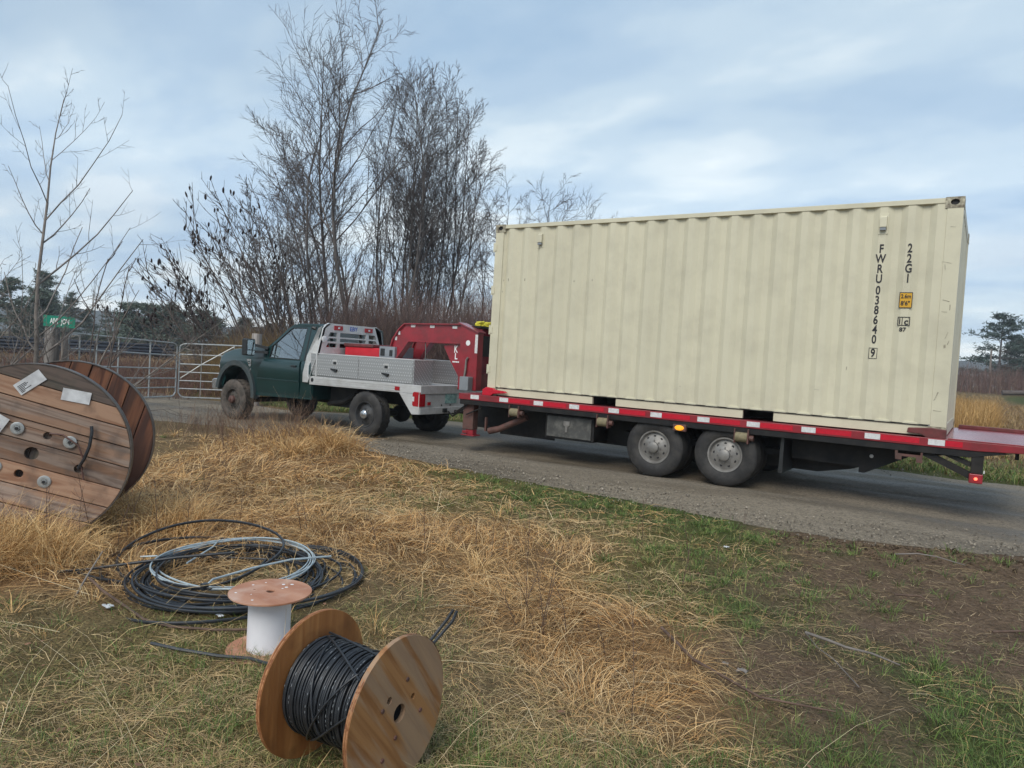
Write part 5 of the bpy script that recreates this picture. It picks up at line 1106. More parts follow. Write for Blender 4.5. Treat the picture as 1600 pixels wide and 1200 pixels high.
big=[('tall bare tree with dark straight trunk left of the tallest, forking high up',(-19.45,9.3),(-20.48,8.96,12.88),.125,(17,7,5),.38,2),
('tallest bare tree of the thicket, its thin tip near the top of the photo',(-18.2,9.45),(-18.28,9.83,13.7),.135,(20,7,5),.36,1),
('bare tree just right of the tallest, leaning right with steep limbs',(-18.25,9.95),(-17.76,10.67,11.3),.10,(17,7,5),.36,1),
('dense twiggy bare tree with upswept brush-like crown in the middle of the thicket',(-18.55,12.2),(-18.87,12.39,12.4),.085,(22,8,5),.45,2),
('slim bare tree with rounded crown on the right shoulder of the thicket',(-18.8,13.2),(-18.73,13.65,11.8),.085,(17,7,5),.4,2),
('bare tree leaning right at the outer right shoulder of the thicket',(-17.95,12.7),(-17.08,13.48,10.75),.085,(16,7,5),.38,2),
('lower spreading bare tree at the right end of the thicket before the container',(-17.5,12.95),(-16.78,13.62,9.4),.075,(15,7,5),.35,2),
('thin bare tree standing between the two tallest trunks',(-19.8,12.6),(-20.27,12.66,12.2),.08,(16,7,5),.42,1),
('bare tree with long limbs fanning out to the upper left of the thicket',(-19.0,9.5),(-21.7,8.02,9.6),.095,(16,7,5),.28,2),
('left-leaning bare tree on the outer left shoulder of the tall thicket',(-20.2,9.9),(-22.7,8.6,9.7),.085,(16,7,5),.28,2),
('thin upright bare tree showing behind the right shoulder of the thicket',(-18.5,14.6),(-18.82,14.8,12.0),.075,(16,7,5),.42,1),
('bare tree low behind the left end of the container roof',(-17.5,18.9),(-18.42,18.55,10.0),.08,(15,7,5),.35,2),
('bare tree with round twiggy crown rising behind the container roof',(-17.0,20.4),(-17.35,20.46,10.4),.085,(16,7,5),.4,1),
('bare tree filling the gap right of the tallest crown',(-18.6,10.9),(-18.35,11.4,11.6),.085,(18,7,5),.36,2),
('second straight bare tree in the gap right of the tallest crown, slightly lower',(-18.3,11.6),(-18.0,12.1,11.0),.08,(18,7,5),.36,2),
('rightmost bare crown peeping over the container roof',(-16.0,21.1),(-15.73,21.46,8.9),.08,(15,7,5),.35,2)]
for i,(lb,b,tp,r0,n,t0,st) in enumerate(big):
    bare_tree(lb,b,(tp[0],tp[1],tp[2]-(.75,.7,.4,.2,-.2,-.2,-.2,.2,.4,.4,0,1.1,1.2,0,0,.9)[i]),r0*.74,100+i,n=(n[0]+5,n[1]+2,n[2]+1),t0=t0,stems=st,group=G1,rmin=.0068,ang=((40,38,36) if i<3 else (32,36,36)) if i<11 else ((34,36,36) if i in (13,14) else (50,42,38)),lf=((.52,.48,.5) if i<3 else (.38,.46,.5)) if i<11 else ((.40,.46,.5) if i in (13,14) else (.62,.5,.5)),up=.28,spread=.75,bw=.045)
g=np.random.default_rng(5)
for i in range(30):
    w=g.random(); q=g.uniform(-1,1); bx=-20.6+w*4.4+q*.5; by=7.4+w*8.2+q*.8+(1.2 if i%3==0 else 0); h=g.uniform(4.8,8.6)+(1.2 if .2<w<.75 else 0)
    bare_tree('slender bare sapling among the crowded stems of the thicket',(bx,by),(bx+g.normal()*.6-.35*(1-w),by+g.normal()*.4,h),.04*g.uniform(.7,1.2),300+i,n=(11,5,3),t0=.3,stems=2,spread=.7,name='bare_sapling',group='slender saplings in the thicket',rmin=.0068,ang=(28,32,34),lf=(.32,.45,.5),up=.25,bw=.045)
G2='sumac shrubs behind the gates'
sm_=[('sumac shrub with dark seed heads reaching highest, beside the tall trees',(-17.2,6.0),(-19.7,4.4,6.0),26),
('steep leaning sumac shrub with dark seed heads above the truck cab',(-18.5,6.2),(-19.7,5.6,6.3),18),
('sumac shrub with clustered seed heads right of the shorter gate',(-18.0,5.3),(-20.4,3.9,4.95),26),
('low sumac shrub whose seed heads spread against the pale sky',(-18.7,4.9),(-20.8,3.6,4.1),26),
('leftmost sumac shrub, low and wide with many small seed heads',(-19.3,4.45),(-21.2,3.3,3.2),30)]
for i,(lb,b,tp,k) in enumerate(sm_):
    bare_tree(lb,b,tp,.045,500+i,n=(7,4,0),t0=.35,stems=7,spread=.75,name='sumac_shrub',bw=.05,group=G2,trunkmat='sumac',twigmat='sumac',rmin=.0095,ang=(30,34,30),lf=(.45,.42,.4),up=.5,seedheads=int(k*1.25),sag=.06)
for i,(b,tp) in enumerate((((-18.3,7.5),(-19.9,6.8,7.1)),((-18.8,7.2),(-20.6,6.3,6.9)),((-17.6,6.8),(-19.2,5.6,5.6)))):
    bare_tree(('tallest leaning bare shrub between the sumacs and the tall trees','many-stemmed bare shrub leaning furthest left beside the tall trees','lower leaning bare shrub directly behind the truck cab')[i],b,tp,.05,560+i,n=(10,6,4),t0=.3,stems=6,spread=.7,name='bare_shrub',group='leaning bare shrubs',trunkmat='sumac',rmin=.0085,lf=(.36,.45,.5))
# left foreground trees
bare_tree('slim bare young tree with upswept limbs standing beside the street sign',(-13.3,-3.15),(-13.42,-2.87,5.5),.046,701,n=(15,5,3),t0=.14,up=.8,ang=(52,42,40),lf=(.50,.46,.48),rmin=.0038,bw=.06,trunkmat='palebark',twigmat='palebark',wob=.05,shape=1.0)
bare_tree('low forked bare sapling at the left edge in front of the sign post',(-12.9,-3.9),(-13.5,-3.7,2.9),.035,702,n=(9,5,3),t0=.15,up=.4,ang=(50,42,38),lf=(.6,.45,.45),rmin=.004,stems=4,spread=.8,name='bare_sapling',trunkmat='palebark',twigmat='palebark')
bare_tree('spreading pale bare bush right in front of the street sign post',(-12.2,-3.2),(-11.2,-2.6,2.2),.03,703,n=(8,4,3),t0=.1,up=.5,ang=(50,42,38),lf=(.6,.45,.45),rmin=.004,stems=5,spread=.7,name='bare_sapling',trunkmat='palebark',twigmat='palebark')
bare_tree('dark cut sapling with upright stubs just right of the street sign',(-8.92,-4.33),(-8.88,-4.24,2.36),.017,704,n=(3,2,0),t0=.25,up=.9,ang=(40,35,30),lf=(.45,.4,.4),rmin=.006,name='bare_sapling',trunkmat='sumac',twigmat='sumac',wob=.06)
bare_tree('dark forked sapling with parallel upright shoots above the longer gate',(-8.86,-4.28),(-8.70,-4.10,2.36),.016,705,n=(4,2,0),t0=.35,up=.8,ang=(40,30,30),lf=(.42,.4,.4),rmin=.006,stems=2,spread=.18,name='bare_sapling',trunkmat='sumac',twigmat='sumac',wob=.06)

# ------------------------------------------------------------------ undergrowth: brush, weeds (nobody could count them)
def stems(name,pos,h,r,mats,cols=None,lean=.18,K=4,twig=3,seed=1,tw=.4,sides=3):
    g=np.random.default_rng(seed); n=len(pos); z=H(pos[:,0],pos[:,1]); b=np.stack([pos[:,0],pos[:,1],z-.03],1)
    d=g.normal(size=(n,3))*lean; d[:,2]=1; d/=np.linalg.norm(d,axis=1,keepdims=True); s=np.linspace(0,1,K)[None,:,None]
    bend=g.normal(size=(n,3))*.10; P=b[:,None,:]+h[:,None,None]*(d[:,None,:]*s+bend[:,None,:]*s*s); R=(r*g.uniform(.7,1.3,n))[:,None]*np.linspace(1,.35,K)[None,:]
    V,F=tubes_np(P,R,sides); VS=[V];FS=[F];o=len(V); c=[np.repeat(np.arange(n),K*sides)]
    if twig:
        P2,R2,_=branches(P,R,h,twig,.35,.98,38,tw,3,.4,g,r*.45,rf=.6,shape=.5)
        V,F=tubes_np(P2,R2,3); VS.append(V);FS.append(F+o); c.append(np.repeat(np.repeat(np.arange(n),twig),9))
    C=None
    if cols is not None: C=cols[np.concatenate(c)]
    o=np_mesh(name,np.concatenate(VS),np.concatenate(FS),mats,None,col=C,kind='stuff'); return o
def colmix(g,n,cs,amt=.3): 
    a=np.array(cs)[g.integers(0,len(cs),n)]; return a*g.uniform(1-amt,1+amt,(n,1))
g=np.random.default_rng(21)
n=9500; w=g.random(n); q=g.random(n); bx=-19.6+w*11.5+q*-3.2; by=3.9+w*11.0+q*4.5
stems('brush_thicket',np.stack([bx,by],1),g.uniform(1.3,3.6,n)*(.62+.55*fbm(bx*.7,by*.7,3,6))*np.where(w<.2,.62,1.0),.0095,M['veg'],colmix(g,n,[(.19,.115,.10),(.155,.105,.095),(.235,.165,.135),(.13,.10,.092)]),lean=.24,twig=6,seed=3)
n=5200; bx=g.uniform(-31,-17,n); by=g.uniform(-2.5,7.5,n)
stems('brush_field',np.stack([bx,by],1),g.uniform(.3,.95,n),.007,M['veg'],colmix(g,n,[(.18,.088,.070),(.15,.085,.07),(.22,.14,.10)]),lean=.3,twig=3,seed=4)
# golden dry bush behind the right gate post
n=1700; a=g.uniform(0,6.28,n); rr=np.sqrt(g.random(n))
bx=-17.9+1.7*rr*np.cos(a); by=5.0+1.5*rr*np.sin(a)
o=stems('dry_bush',np.stack([bx,by],1),(2.15-1.0*rr)*g.uniform(.7,1.1,n),.006,M['veg'],colmix(g,n,[(.27,.185,.075),(.22,.15,.07),(.30,.21,.10)]),lean=.28,twig=5,seed=5); meta(o,None,None)
# scrub in front of the pines on the right
n=3600; bx=g.uniform(-16,26,n); by=g.uniform(68,84,n)
stems('scrub_band',np.stack([bx,by],1),g.uniform(1.2,2.6,n),.022,M['veg'],colmix(g,n,[(.17,.10,.085),(.135,.09,.08),(.20,.135,.105)]),lean=.14,twig=4,seed=6)
# weeds between spool, coil and truck
n=400; bx=g.uniform(-11.2,-7.5,n)**1.0; by=yn(bx)-.15-np.abs(g.normal(0,1,n))*.85-.2
h=g.uniform(.3,.9,n)*(.5+.6*fbm(bx*1.3,by*1.3,3,12))*np.interp(bx,[-11.2,-9.6,-7.5],[.55,.85,1])
stems('dead_weeds',np.stack([bx,by],1),h,.0032,M['veg'],colmix(g,n,[(.22,.135,.095),(.26,.17,.11),(.16,.10,.075),(.34,.24,.15)]),lean=.24,twig=7,seed=7,tw=.38)
pos=np.array([(-1.7,-5.75),(-1.62,-5.7),(-1.75,-5.6),(-1.55,-5.82),(-1.3,-4.35),(-1.05,-4.1),(-4.3,-5.6),(-3.9,-5.35),(-4.9,-5.9),(-4.95,-6.35),(-5.05,-6.45),(-4.7,-6.25),(-4.45,-5.95),(-3.0,-5.0),(-2.75,-4.8),(-2.6,-4.6),(-1.9,-3.7),(-5.6,-5.0),(-6.4,-4.3),(-.7,-4.6),(-1.1,-5.9),(-.8,-6.3)])
pos=np.concatenate([pos,pos[:20]+g.normal(size=(20,2))*.09,np.array([(-4.75,-6.75),(-4.85,-6.7),(-4.62,-6.6),(-4.55,-6.4),(-4.9,-6.95),(-4.65,-6.95)])]); n=len(pos)
stems('weed_stalks',pos,g.uniform(.25,.6,n),.0032,M['brownstem'],None,lean=.15,twig=6,seed=8,tw=.25)

# ------------------------------------------------------------------ grass and straw as ribbons of real blades
def blades(name,pos,L_,w_,head,pitch0,pitch1,cols,seed,K=4,zoff=0,side=.15):
    g=np.random.default_rng(seed); n=len(pos); z=H(pos[:,0],pos[:,1])+zoff
    P=np.zeros((n,K,3)); P[:,0]=np.stack([pos[:,0],pos[:,1],z],1); hd=head.copy(); dh=g.normal(size=n)*side
    for k in range(1,K):
        pt=pitch0+(pitch1-pitch0)*(k-1)/(K-2); st=(L_/(K-1))
        P[:,k]=P[:,k-1]+np.stack([np.cos(hd)*np.cos(pt),np.sin(hd)*np.cos(pt),np.sin(pt)],1)*st[:,None]; hd=hd+dh
    gz_=H(P[:,-1,0],P[:,-1,1])
    for k in range(1,K): P[:,k,2]=np.maximum(P[:,k,2],gz_+.004+.012*g.random(n))
    wd=np.stack([-np.sin(head),np.cos(head),g.normal(size=n)*.5],1); wd/=np.linalg.norm(wd,axis=1,keepdims=True)
    prof=np.linspace(1,.25,K)[None,:,None]*w_[:,None,None]*.5
    V=np.stack([P-wd[:,None,:]*prof,P+wd[:,None,:]*prof],2).reshape(-1,3)
    b=(np.arange(n)*K*2)[:,None]; k=(np.arange(K-1)*2)[None,:]; F=np.stack([b+k,b+k+1,b+k+3,b+k+2],-1).reshape(-1,4)
    C=np.repeat(cols,K*2,axis=0)
    return np_mesh(name,V,F,M['veg'],None,col=C,kind='stuff')
def sector(g,n,r0,r1,half=50,p=1.0):
    r_=r0*(r1/r0)**(g.random(n)**p); a=np.radians(33.18+90+g.uniform(-half,half,n)); return CAM[0]+r_*np.cos(a),CAM[1]+r_*np.sin(a),r_
def keep_ground(x,y): return (y<yn(x)-.02-.25*fbm(x*3,y*3,3,15))
g=np.random.default_rng(33)
x,y,r_=sector(g,235000,1.5,13,52,.85); wz=zones(x,y); cl=fbm(x*2.2,y*2.2,3,60)
dens=(wz[0]*1.0+wz[1]*.75+wz[2]*.33+wz[3]*.12+wz[4]*.22)*sm(.28,.62,cl)*1.25; kp=keep_ground(x,y)&(g.random(len(x))<dens); x,y,r_=x[kp],y[kp],r_[kp]; wz=wz[:,kp]; n=len(x)
fld=fbm(x*.55,y*.55,3,70)*12.0+fbm(x*2.5,y*2.5,2,71)*4; head=fld+g.normal(size=n)*(.6+.9*(1-wz[0]))
Ls=g.uniform(.05,.30,n)*(1+.5*wz[0]-.45*wz[4]-.22*wz[1]-.25*wz[2])*np.clip(r_/5,.75,1.15); p0=np.radians(g.uniform(2,38,n)*(.55+.9*wz[0])); p1=np.radians(g.uniform(-45,-2,n))
ci=colmix(g,n,[(.66,.42,.185),(.56,.34,.14),(.70,.51,.28),(.40,.235,.10),(.52,.37,.19),(.17,.10,.05),(.12,.07,.04),(.50,.26,.09)],.32)  # darkest browns stand in for shadow between the straws
dull=np.array([.54,.41,.22]); k_=(wz[1]*.45+wz[2]*.6+wz[4]*.9)[:,None]; ci=ci*(1-k_)+k_*dull*g.uniform(.45,1.3,(n,1))*(1-.45*wz[4][:,None])
gl=wz[0][:,None]*.5; ci=ci*(1-gl)+gl*ci*np.array([1.08,1.0,.90])
wd=g.uniform(.0016,.0042,n)*np.clip(r_/4,.8,2.0)
blades('dry_straw',np.stack([x,y],1),Ls,wd*(1-.35*wz[4]),head,p0*(1-.6*wz[4]),p1*(1-.5*wz[4]),ci,1,zoff=.004+.02*g.random(n)*wz[0])
g=np.random.default_rng(36); x,y,r_=sector(g,800,1.6,10,50,.85); wz=zones(x,y); kp=keep_ground(x,y)&(g.random(len(x))<wz[0]+.8*wz[1]+.45*wz[2]+.12*wz[4]); x,y,r_=x[kp],y[kp],r_[kp]; n=len(x)
blades('long_straw',np.stack([x,y],1),g.uniform(.22,.6,n),g.uniform(.0016,.0032,n)*np.clip(r_/4,.8,1.7),g.uniform(0,6.28,n),np.radians(g.uniform(3,55,n)),np.radians(g.uniform(-25,25,n)),colmix(g,n,[(.66,.50,.28),(.56,.40,.20),(.70,.57,.36)],.2),2,zoff=.01,side=.06)
g=np.random.default_rng(38); x,y,r_=sector(g,42000,1.6,9,50,.85); wz=zones(x,y); kp=keep_ground(x,y)&(g.random(len(x))<wz[4]*(.25+1.1*fbm(x*4,y*4,3,63))); x,y,r_=x[kp],y[kp],r_[kp]; n=len(x)
blades('broken_straw',np.stack([x,y],1),g.uniform(.015,.085,n),g.uniform(.0016,.0034,n)*np.clip(r_/4.5,.8,1.8),g.uniform(0,6.28,n),np.radians(g.uniform(-4,16,n)),np.radians(g.uniform(-10,8,n)),colmix(g,n,[(.36,.26,.15),(.25,.165,.10),(.45,.35,.21),(.15,.10,.07),(.10,.075,.055)],.3),3,K=3,zoff=.006,side=.1)
# upright dead tufts in the golden zones
g=np.random.default_rng(34)
def tufts(name,cx,cy,per,h,spread,cs,seed,wid=(.002,.0042),pitch=(55,88),droop=(5,60),amt=.25,hv=.4):
    g=np.random.default_rng(seed); m_=len(cx); n=m_*per; a=g.uniform(0,2*PI,n); q=np.abs(g.normal(0,1,n))*np.repeat(spread,per)*.5
    X_=np.repeat(cx,per)+q*np.cos(a); Y_=np.repeat(cy,per)+q*np.sin(a); L_=np.repeat(h,per)*g.uniform(1-hv,1+hv*.6,n)
    d=np.clip(np.hypot(X_-CAM[0],Y_-CAM[1])/4.5,.8,3)
    return blades(name,np.stack([X_,Y_],1),L_,g.uniform(*wid,n)*d,a+g.normal(size=n)*.4,np.radians(g.uniform(*pitch,n)),np.radians(g.uniform(*droop,n)),colmix(g,n,cs,amt),seed+1)
STR=[(.62,.385,.16),(.53,.31,.12),(.66,.46,.22),(.40,.235,.10)]
x,y,r_=sector(g,5200,3.2,13,48,.8); wz=zones(x,y); kp=keep_ground(x,y)&(g.random(len(x))<(wz[0]**1.5*.5+.07*wz[1])*(fbm(x*1.7,y*1.7,3,61)>.47)); x,y=x[kp],y[kp]
tufts('dead_grass_tufts',x,y,26,g.uniform(.10,.26,len(x)),np.full(len(x),.10),STR,35,pitch=(25,80),droop=(-50,20))
cx=np.concatenate([g.uniform(-8.8,-7.15,120),g.uniform(-5.3,-4.3,46),g.normal(-4.85,.28,60),g.uniform(-5.6,-4.6,40)]); cy=np.concatenate([np.zeros(120),g.uniform(-7.35,-6.75,46),g.normal(-6.85,.16,60),g.uniform(-6.2,-5.6,40)])
cy[:120]=yn(cx[:120])-.25-np.abs(g.normal(0,.5,120))
tufts('tall_dead_grass',cx,cy,48,np.concatenate([g.uniform(.25,.5,120),g.uniform(.25,.5,46),g.uniform(.18,.36,60),g.uniform(.2,.4,40)]),np.full(len(cx),.16),STR,37,pitch=(50,88),droop=(-35,45))
# green and mixed short grass
g=np.random.default_rng(41)
GRN=[(.105,.18,.036),(.15,.22,.05),(.07,.12,.032),(.18,.20,.07),(.05,.09,.025)]
YGR=[(.24,.22,.07),(.34,.28,.11),(.15,.17,.05),(.44,.33,.15)]
x,y,r_=sector(g,21000,1.5,12.5,52,.85); wz=zones(x,y); d_=wz[3]*.95+wz[2]*.34+wz[4]*.13+wz[1]*.05
kp=keep_ground(x,y)&(g.random(len(x))<d_*np.where(fbm(x*3,y*3,3,62)>.40,1,.2)); x,y=x[kp],y[kp]
tufts('green_grass',x,y,17,g.uniform(.035,.10,len(x)),np.full(len(x),.075),GRN,43,wid=(.0022,.004),pitch=(40,85),droop=(-20,60))
x,y,r_=sector(g,14000,1.5,12,52,.85); wz=zones(x,y); d_=wz[2]*.8+wz[1]*.25+wz[3]*.2
kp=keep_ground(x,y)&(g.random(len(x))<d_); x,y=x[kp],y[kp]
tufts('yellowing_grass',x,y,14,g.uniform(.03,.085,len(x)),np.full(len(x),.10),YGR,45,wid=(.002,.0036),pitch=(20,75),droop=(-45,40))
# far side of the road: verge and fields
g=np.random.default_rng(47)
x=g.uniform(-16,14,5200); y=yf(x)+.1+np.abs(g.normal(0,1.6,5200))
tufts('verge_grass',x,y,11,g.uniform(.06,.16,len(x)),np.full(len(x),.16),GRN+[(.16,.17,.05),(.24,.19,.09),(.30,.21,.10)],48,wid=(.003,.005),pitch=(40,85))
x=g.uniform(-4,12,5200); y=8+52*g.random(5200)**1.3; kp=~((y>44)&(y<64)&(x>1.5)); x,y=x[kp],y[kp]
tufts('field_grass',x,y,9,g.uniform(.10,.28,len(x)),np.full(len(x),.3),[(.33,.22,.10),(.28,.19,.09),(.38,.27,.13),(.20,.15,.07)],49,wid=(.004,.007),pitch=(40,88))
x=g.uniform(-4,.75,900); y=g.uniform(17,36,900)
tufts('tall_golden_grass',x,y,22,g.uniform(.45,.8,900),np.full(900,.3),[(.44,.26,.09),(.37,.22,.08),(.50,.32,.13)],51,wid=(.004,.006),pitch=(60,88),droop=(30,75))
x=g.uniform(-60,-18,4500); y=g.uniform(-10,22,4500)
tufts('left_field_grass',x,y,7,g.uniform(.15,.4,4500),np.full(4500,.35),[(.34,.235,.13),(.28,.19,.11),(.40,.28,.15),(.20,.115,.08)],53,wid=(.004,.007),pitch=(40,88))

# ------------------------------------------------------------------ conifers
def conifer(label,x,y,h,wid,seed,irregular=.3,col=(.030,.055,.030),group=None,open_=.0,name='conifer',z=None,crown0=.12):
    g=np.random.default_rng(seed); z=float(H(x,y)) if z is None else z; t=thing(name,label,'tree',(x,y,z),group=group)
    m=MB(); m.tube([(0,0,-.3),(.02*h*g.normal()*.3,0,h*.5),(0,0,h*.97)],[.018*h,.012*h,.003*h],7,caps=False); tk=m.build('trunk','twig',t,local=True)
    nb=int(24+h*3.2); u_=np.sort(g.random(nb)); u_=np.where(open_>0,np.clip((np.floor(u_*10)+.5+.16*g.normal(size=nb))/10,0.01,.995),u_); hz=h*(crown0+(.99-crown0)*u_); L_=wid*.5*(1-u_)**.75*g.uniform(1-irregular,1+irregular*.6,nb)+.12*wid*g.random(nb)*.5
    a=g.uniform(0,2*PI,nb); el=np.radians(g.uniform(-8,18,nb)+22*u_); s=np.linspace(0,1,5)[None,:,None]
    d=np.stack([np.cos(a)*np.cos(el),np.sin(a)*np.cos(el),np.sin(el)],1); P=np.stack([0*a,0*a,hz],1)[:,None,:]+L_[:,None,None]*(d[:,None,:]*s+np.array([0,0,.18])*s*s*g.uniform(-.3,1,(nb,1,1)))
    V,F=tubes_np(P,np.full((nb,5),.004*h)*np.linspace(1,.4,5),3); np_mesh('limb',V,F,M['twig'],t,kind=None)
    per=80; n=nb*per; bi=np.repeat(np.arange(nb),per); w=g.uniform(.18 if open_==0 else .4,1.03,n); c,_=interp_path(P[bi],w)
    sz=(.030+.018*(1-open_))*wid*g.uniform(.5,1.25,n)
    c=c+g.normal(size=(n,3))*np.array([1,1,.38])*sz[:,None]*1.0
    k=3; q=g.normal(size=(n,k,3))*np.array([1,1,.55]); q/=np.linalg.norm(q,axis=2,keepdims=True); e=q*sz[:,None,None]
    ori=np.cross(q,g.normal(size=(n,k,3))); ori/=np.linalg.norm(ori,axis=2,keepdims=True); wv=ori*sz[:,None,None]*.22
    V=np.stack([c[:,None,:]-wv*.7,c[:,None,:]+wv*.7,c[:,None,:]+e],2).reshape(-1,3); F=np.arange(len(V)).reshape(-1,3)
    C=np.array(col)*g.uniform(.55,1.5,(n,1)); C=np.repeat(C,k*3,axis=0); np_mesh('crown',V,F,M['leaf'],t,col=C)
    return t
GR='evergreens at the far left'; CB_=(.105,.130,.100)  # needle colour lightened to stand in for distance haze
cs=[('dark evergreen at the left edge with a ragged top',-81,19.5,7.2,6.5),('dark evergreen second from the left edge',-79,22.8,6.4,5.5),('bushy evergreen in the mass left of the slim tree',-80,26,5.6,5),
('irregular pine with tiered top behind the slim bare tree',-104,36.5,9.0,7.5),('broad dark evergreen behind the street sign',-92,31.5,6.2,6),('small tiered pine just right of the street sign',-95.5,36.1,6.3,4.5),('low pine sloping down to the sky gap right of the sign',-96,38.3,4.6,4.5),
('tiny pointed evergreen in the sky gap above the longer gate',-112,48.9,5.2,3),('rounded green evergreen above the middle of the longer gate',-78.7,34,5.0,7),('mid green evergreen right of the sky gap',-78,36,5.2,7),('dull evergreen behind the leftmost sumac',-76.3,37.5,5.0,7),('low evergreen behind the sumac stems above the shorter gate',-74,40,4.6,7)]
for i,(lb,x,y,h,w) in enumerate(cs): conifer(lb,x,y,h,w,800+i,col=CB_,group=GR,name='evergreen_tree' if 'pine' not in lb else 'pine_tree',crown0=.05)
for i in range(9):
    conifer('dull dark evergreen in the low row between the sign and the thicket',-88+i*2.9+rnd.uniform(-1,1),43+i*2.2,3.6+1.2*rnd.random(),6,840+i,col=(.125,.125,.10),group='low row of distant evergreens',name='evergreen_tree',crown0=.03)
conifer('tall open pine with tiered boughs right of the container',1.7,99.5,9.6,11,870,.45,(.068,.096,.082),open_=1,name='pine_tree',crown0=.12)
conifer('dense dark pine at the right edge of the photo',5.2,103,7.2,8.5,871,.4,(.070,.090,.078),name='pine_tree',crown0=.08)
conifer('dull leafy pine between the open pine and the right edge',3.6,107,7.0,7,872,.4,(.105,.115,.10),name='pine_tree',crown0=.05)
# utility pole and wires
z=float(H(.75,92)); t=thing('utility_pole','pale wooden utility pole in front of the pines on the right','utility pole',(.75,92,z))
m=MB(); m.tube([(.75,92,z-.3),(.68,92.05,z+5.0)],[.13,.10],10); m.build('pole_shaft','palebark',t)
m=MB()
for dz in (4.1,3.1): m.tube([(.7,92,z+dz),(8,90.5,z+dz-.28),(16,89,z+dz-.1),(30,86,z+dz+.4)],.022,5)
m.each('wire','wire',t)
# log, branches and scraps
def log(label,pts,r_,mt='sumac',name='fallen_branch',cat='branch'):
    m=MB(); m.tube(pts[0],r_[0] if isinstance(r_,tuple) and isinstance(r_[0],list) else r_,7)
    for p in pts[1:]: m.tube(p,[.6*(r_[-1] if isinstance(r_,(list,tuple)) else r_)]*len(p),6)
    o=m.build(name,mt,smooth=60); return meta(o,label,cat)
G=lambda x,y,dz=0.0:(x,y,float(H(x,y))+dz)
log('dark fallen log lying at the edge of the scrub on the far right',[[G(1.6,66,.25),G(3.2,66.3,.35),G(4.4,66.4,.4),G(5.4,66.3,1.0)],[G(3.6,66.3,.3),G(4.6,66.6,.9)]],[.22,.2,.18,.10],'sumac','fallen_log','log')
log('long pale fallen stick pointing right on the dirt',[[G(-.42,-4.83,.05),G(-.30,-4.86,.055),G(-.21,-4.85,.04),G(-.08,-4.90,.05),G(.05,-4.90,.03)],[G(-.42,-4.83,.05),G(-.33,-4.98,.05),G(-.24,-5.08,.04),G(-.08,-5.36,.03)]],[.0085,.008,.007,.006,.004],'palebark')
log('thin dark fallen twig across the straw and dirt in front',[[G(-1.05,-5.35,.06),G(-.78,-5.62,.05),G(-.42,-5.78,.04),G(-.12,-5.74,.05)],[G(-.42,-5.78,.05),G(-.2,-5.62,.06)]],[.009,.008,.006,.004],'brownstem')
log('small pale twig near the road edge on the right',[[G(-.2,-2.45,.06),G(-.05,-2.36,.08),G(.08,-2.31,.07),G(.28,-2.42,.05)]],[.006,.0055,.005,.003],'palebark')
log('short dark twig on the bare dirt at the right',[[G(.45,-3.9,.03),G(.65,-3.75,.05),G(.72,-3.6,.06)]],[.008,.007,.004],'brownstem')
log('thin forked twig on the dirt below the road',[[G(-.1,-3.55,.05),G(.05,-3.5,.07),G(.14,-3.62,.05)],[G(.03,-3.5,.06),G(.1,-3.4,.08)]],[.007,.006,.004],'brownstem')
log('pale broken stem lying in the straw left of the coil',[[G(-3.75,-7.05,.02),G(-3.78,-6.98,.10),G(-3.85,-6.86,.22)]],[.006,.005,.003],'palebark')
def scrap(label,x,y,s,mt,seed,name='litter_scrap',cat='litter'):
    q=random.Random(seed); m=MB(); z=float(H(x,y))+.025; n=5; V=[]
    for i in range(n+1):
        for j in range(n+1): V.append((x+s*(i/n-.5)*(1+.3*q.random()),y+s*.7*(j/n-.5)*(1+.3*q.random()),z+s*.28*q.random()))
    m.add(V,[(i*(n+1)+j,i*(n+1)+j+1,(i+1)*(n+1)+j+1,(i+1)*(n+1)+j) for i in range(n) for j in range(n)]); o=m.build(name,mt,smooth=80); sd=o.modifiers.new('thickness','SOLIDIFY'); sd.thickness=.002; return meta(o,label,cat)
scrap('small white scrap in the grass near the road edge',-1.37,-3.11,.04,'litter',1)
scrap('crumpled pale scrap on the dirt beside the green tufts',-.57,-5.52,  .042,'palebark',2)
scrap('smaller pale flake beside the crumpled scrap on the dirt',-.66,-5.50,.028,'palebark',3)
scrap('small white paper square lying in front of the cable coil',-2.97,-6.70,.035,'litter',4)
scrap('greyish plastic shred in the straw at the left below the coil',-3.45,-7.03,.045,'paper',5)
g=np.random.default_rng(77); P=[]
x,y,r_=sector(g,230,1.8,7,48); kp=keep_ground(x,y); x,y=x[kp],y[kp]; V=[];F=[];n=len(x)
for i in range(n):
    s=g.uniform(.006,.018); a=g.uniform(0,6.28); c_,s_=math.cos(a),math.sin(a); z=float(H(x[i],y[i]))+.02+.015*g.random()
    k=len(V)
    for u_,v_,w_ in ((-1,0,.1),(-.3,-.6,.0),(.5,-.45,.25),(1.1,0,.1),(.5,.5,.35),(-.3,.6,.2)): V.append((x[i]+s*(u_*c_-v_*s_),y[i]+s*(u_*s_+v_*c_),z+s*w_*g.uniform(.5,1.6)))
    F+= [(k,k+1,k+2,k+5),(k+2,k+3,k+4,k+5)]
np_mesh('fallen_leaves',V,F,M['leafdead'],kind='stuff')
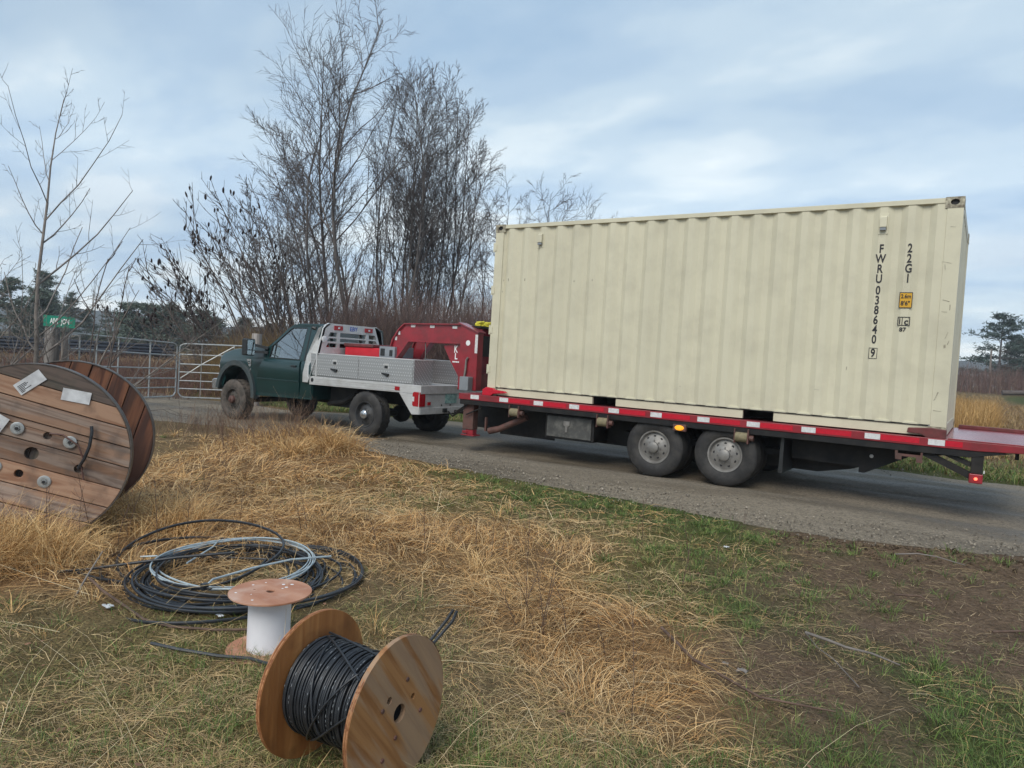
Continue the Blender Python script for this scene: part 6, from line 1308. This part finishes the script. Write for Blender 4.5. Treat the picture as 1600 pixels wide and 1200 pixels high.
# crumbly clods along the road edge at the right
g=np.random.default_rng(91); n=4200; sx=g.uniform(-1.2,4,n); sy=yn(sx)-.1-np.abs(g.normal(0,.28,n)); sr=g.lognormal(-4.6,.5,n).clip(.004,.035)
qx,qy,_=sector(g,2700,2,9,45); sx[1500:]=qx; sy[1500:]=qy; sr[1500:]=g.lognormal(-5.5,.45,2700).clip(.002,.012); kq=np.concatenate([np.ones(1500,bool),(g.random(2700)<zones(qx,qy)[4]*1.3)&keep_ground(qx,qy)]); sx,sy,sr=sx[kq],sy[kq],sr[kq]; n=len(sx)
V=IV[None]*(sr[:,None,None]*g.uniform(.5,1.3,(n,12,1))); V[...,0]+=sx[:,None]; V[...,1]+=sy[:,None]; V[...,2]+=(H(sx,sy)+.2*sr)[:,None]
cc=np.repeat(np.array([.105,.075,.050])*g.uniform(.5,1.5,(n,1,1)),12,1)
np_mesh('soil_clods',V,(IF[None]+(np.arange(n)*12)[:,None,None]).reshape(-1,3),M['ground'],col=cc,kind='stuff')
g=np.random.default_rng(92); n=3200; sx,sy,r_=sector(g,n,1.8,9,45); wz=zones(sx,sy); kp=keep_ground(sx,sy)&(g.random(n)<wz[4]+.05); sx,sy=sx[kp],sy[kp]; n=len(sx)
P=np.zeros((n,4,3)); a=g.uniform(0,6.28,n); L_=g.uniform(.02,.17,n)**1.2
for k in range(4): P[:,k]=np.stack([sx+L_*k/3*np.cos(a+.25*k),sy+L_*k/3*np.sin(a+.25*k),H(sx+L_*k/3*np.cos(a),sy+L_*k/3*np.sin(a))+.012+.012*g.random(n)],1)
V,F=tubes_np(P,np.full((n,4),.0014)*np.linspace(1.2,.6,4),4); np_mesh('twig_litter',V,F,M['brownstem'],kind='stuff')

# ------------------------------------------------------------------ damp air
m=MB(); m.box(-760,760,-760,760,-8,45); hz_=m.build('haze',[],smooth=0); hz_['kind']='stuff'
hm=bpy.data.materials.new('haze_air'); hm.use_nodes=True; tn=hm.node_tree; tn.nodes.clear(); mo=tn.nodes.new('ShaderNodeOutputMaterial'); pv=tn.nodes.new('ShaderNodeVolumePrincipled')
pv.inputs['Color'].default_value=(.86,.91,.96,1); pv.inputs['Density'].default_value=.0008; pv.inputs['Anisotropy'].default_value=.2; tn.links.new(pv.outputs[0],mo.inputs['Volume']); hz_.data.materials.append(hm)
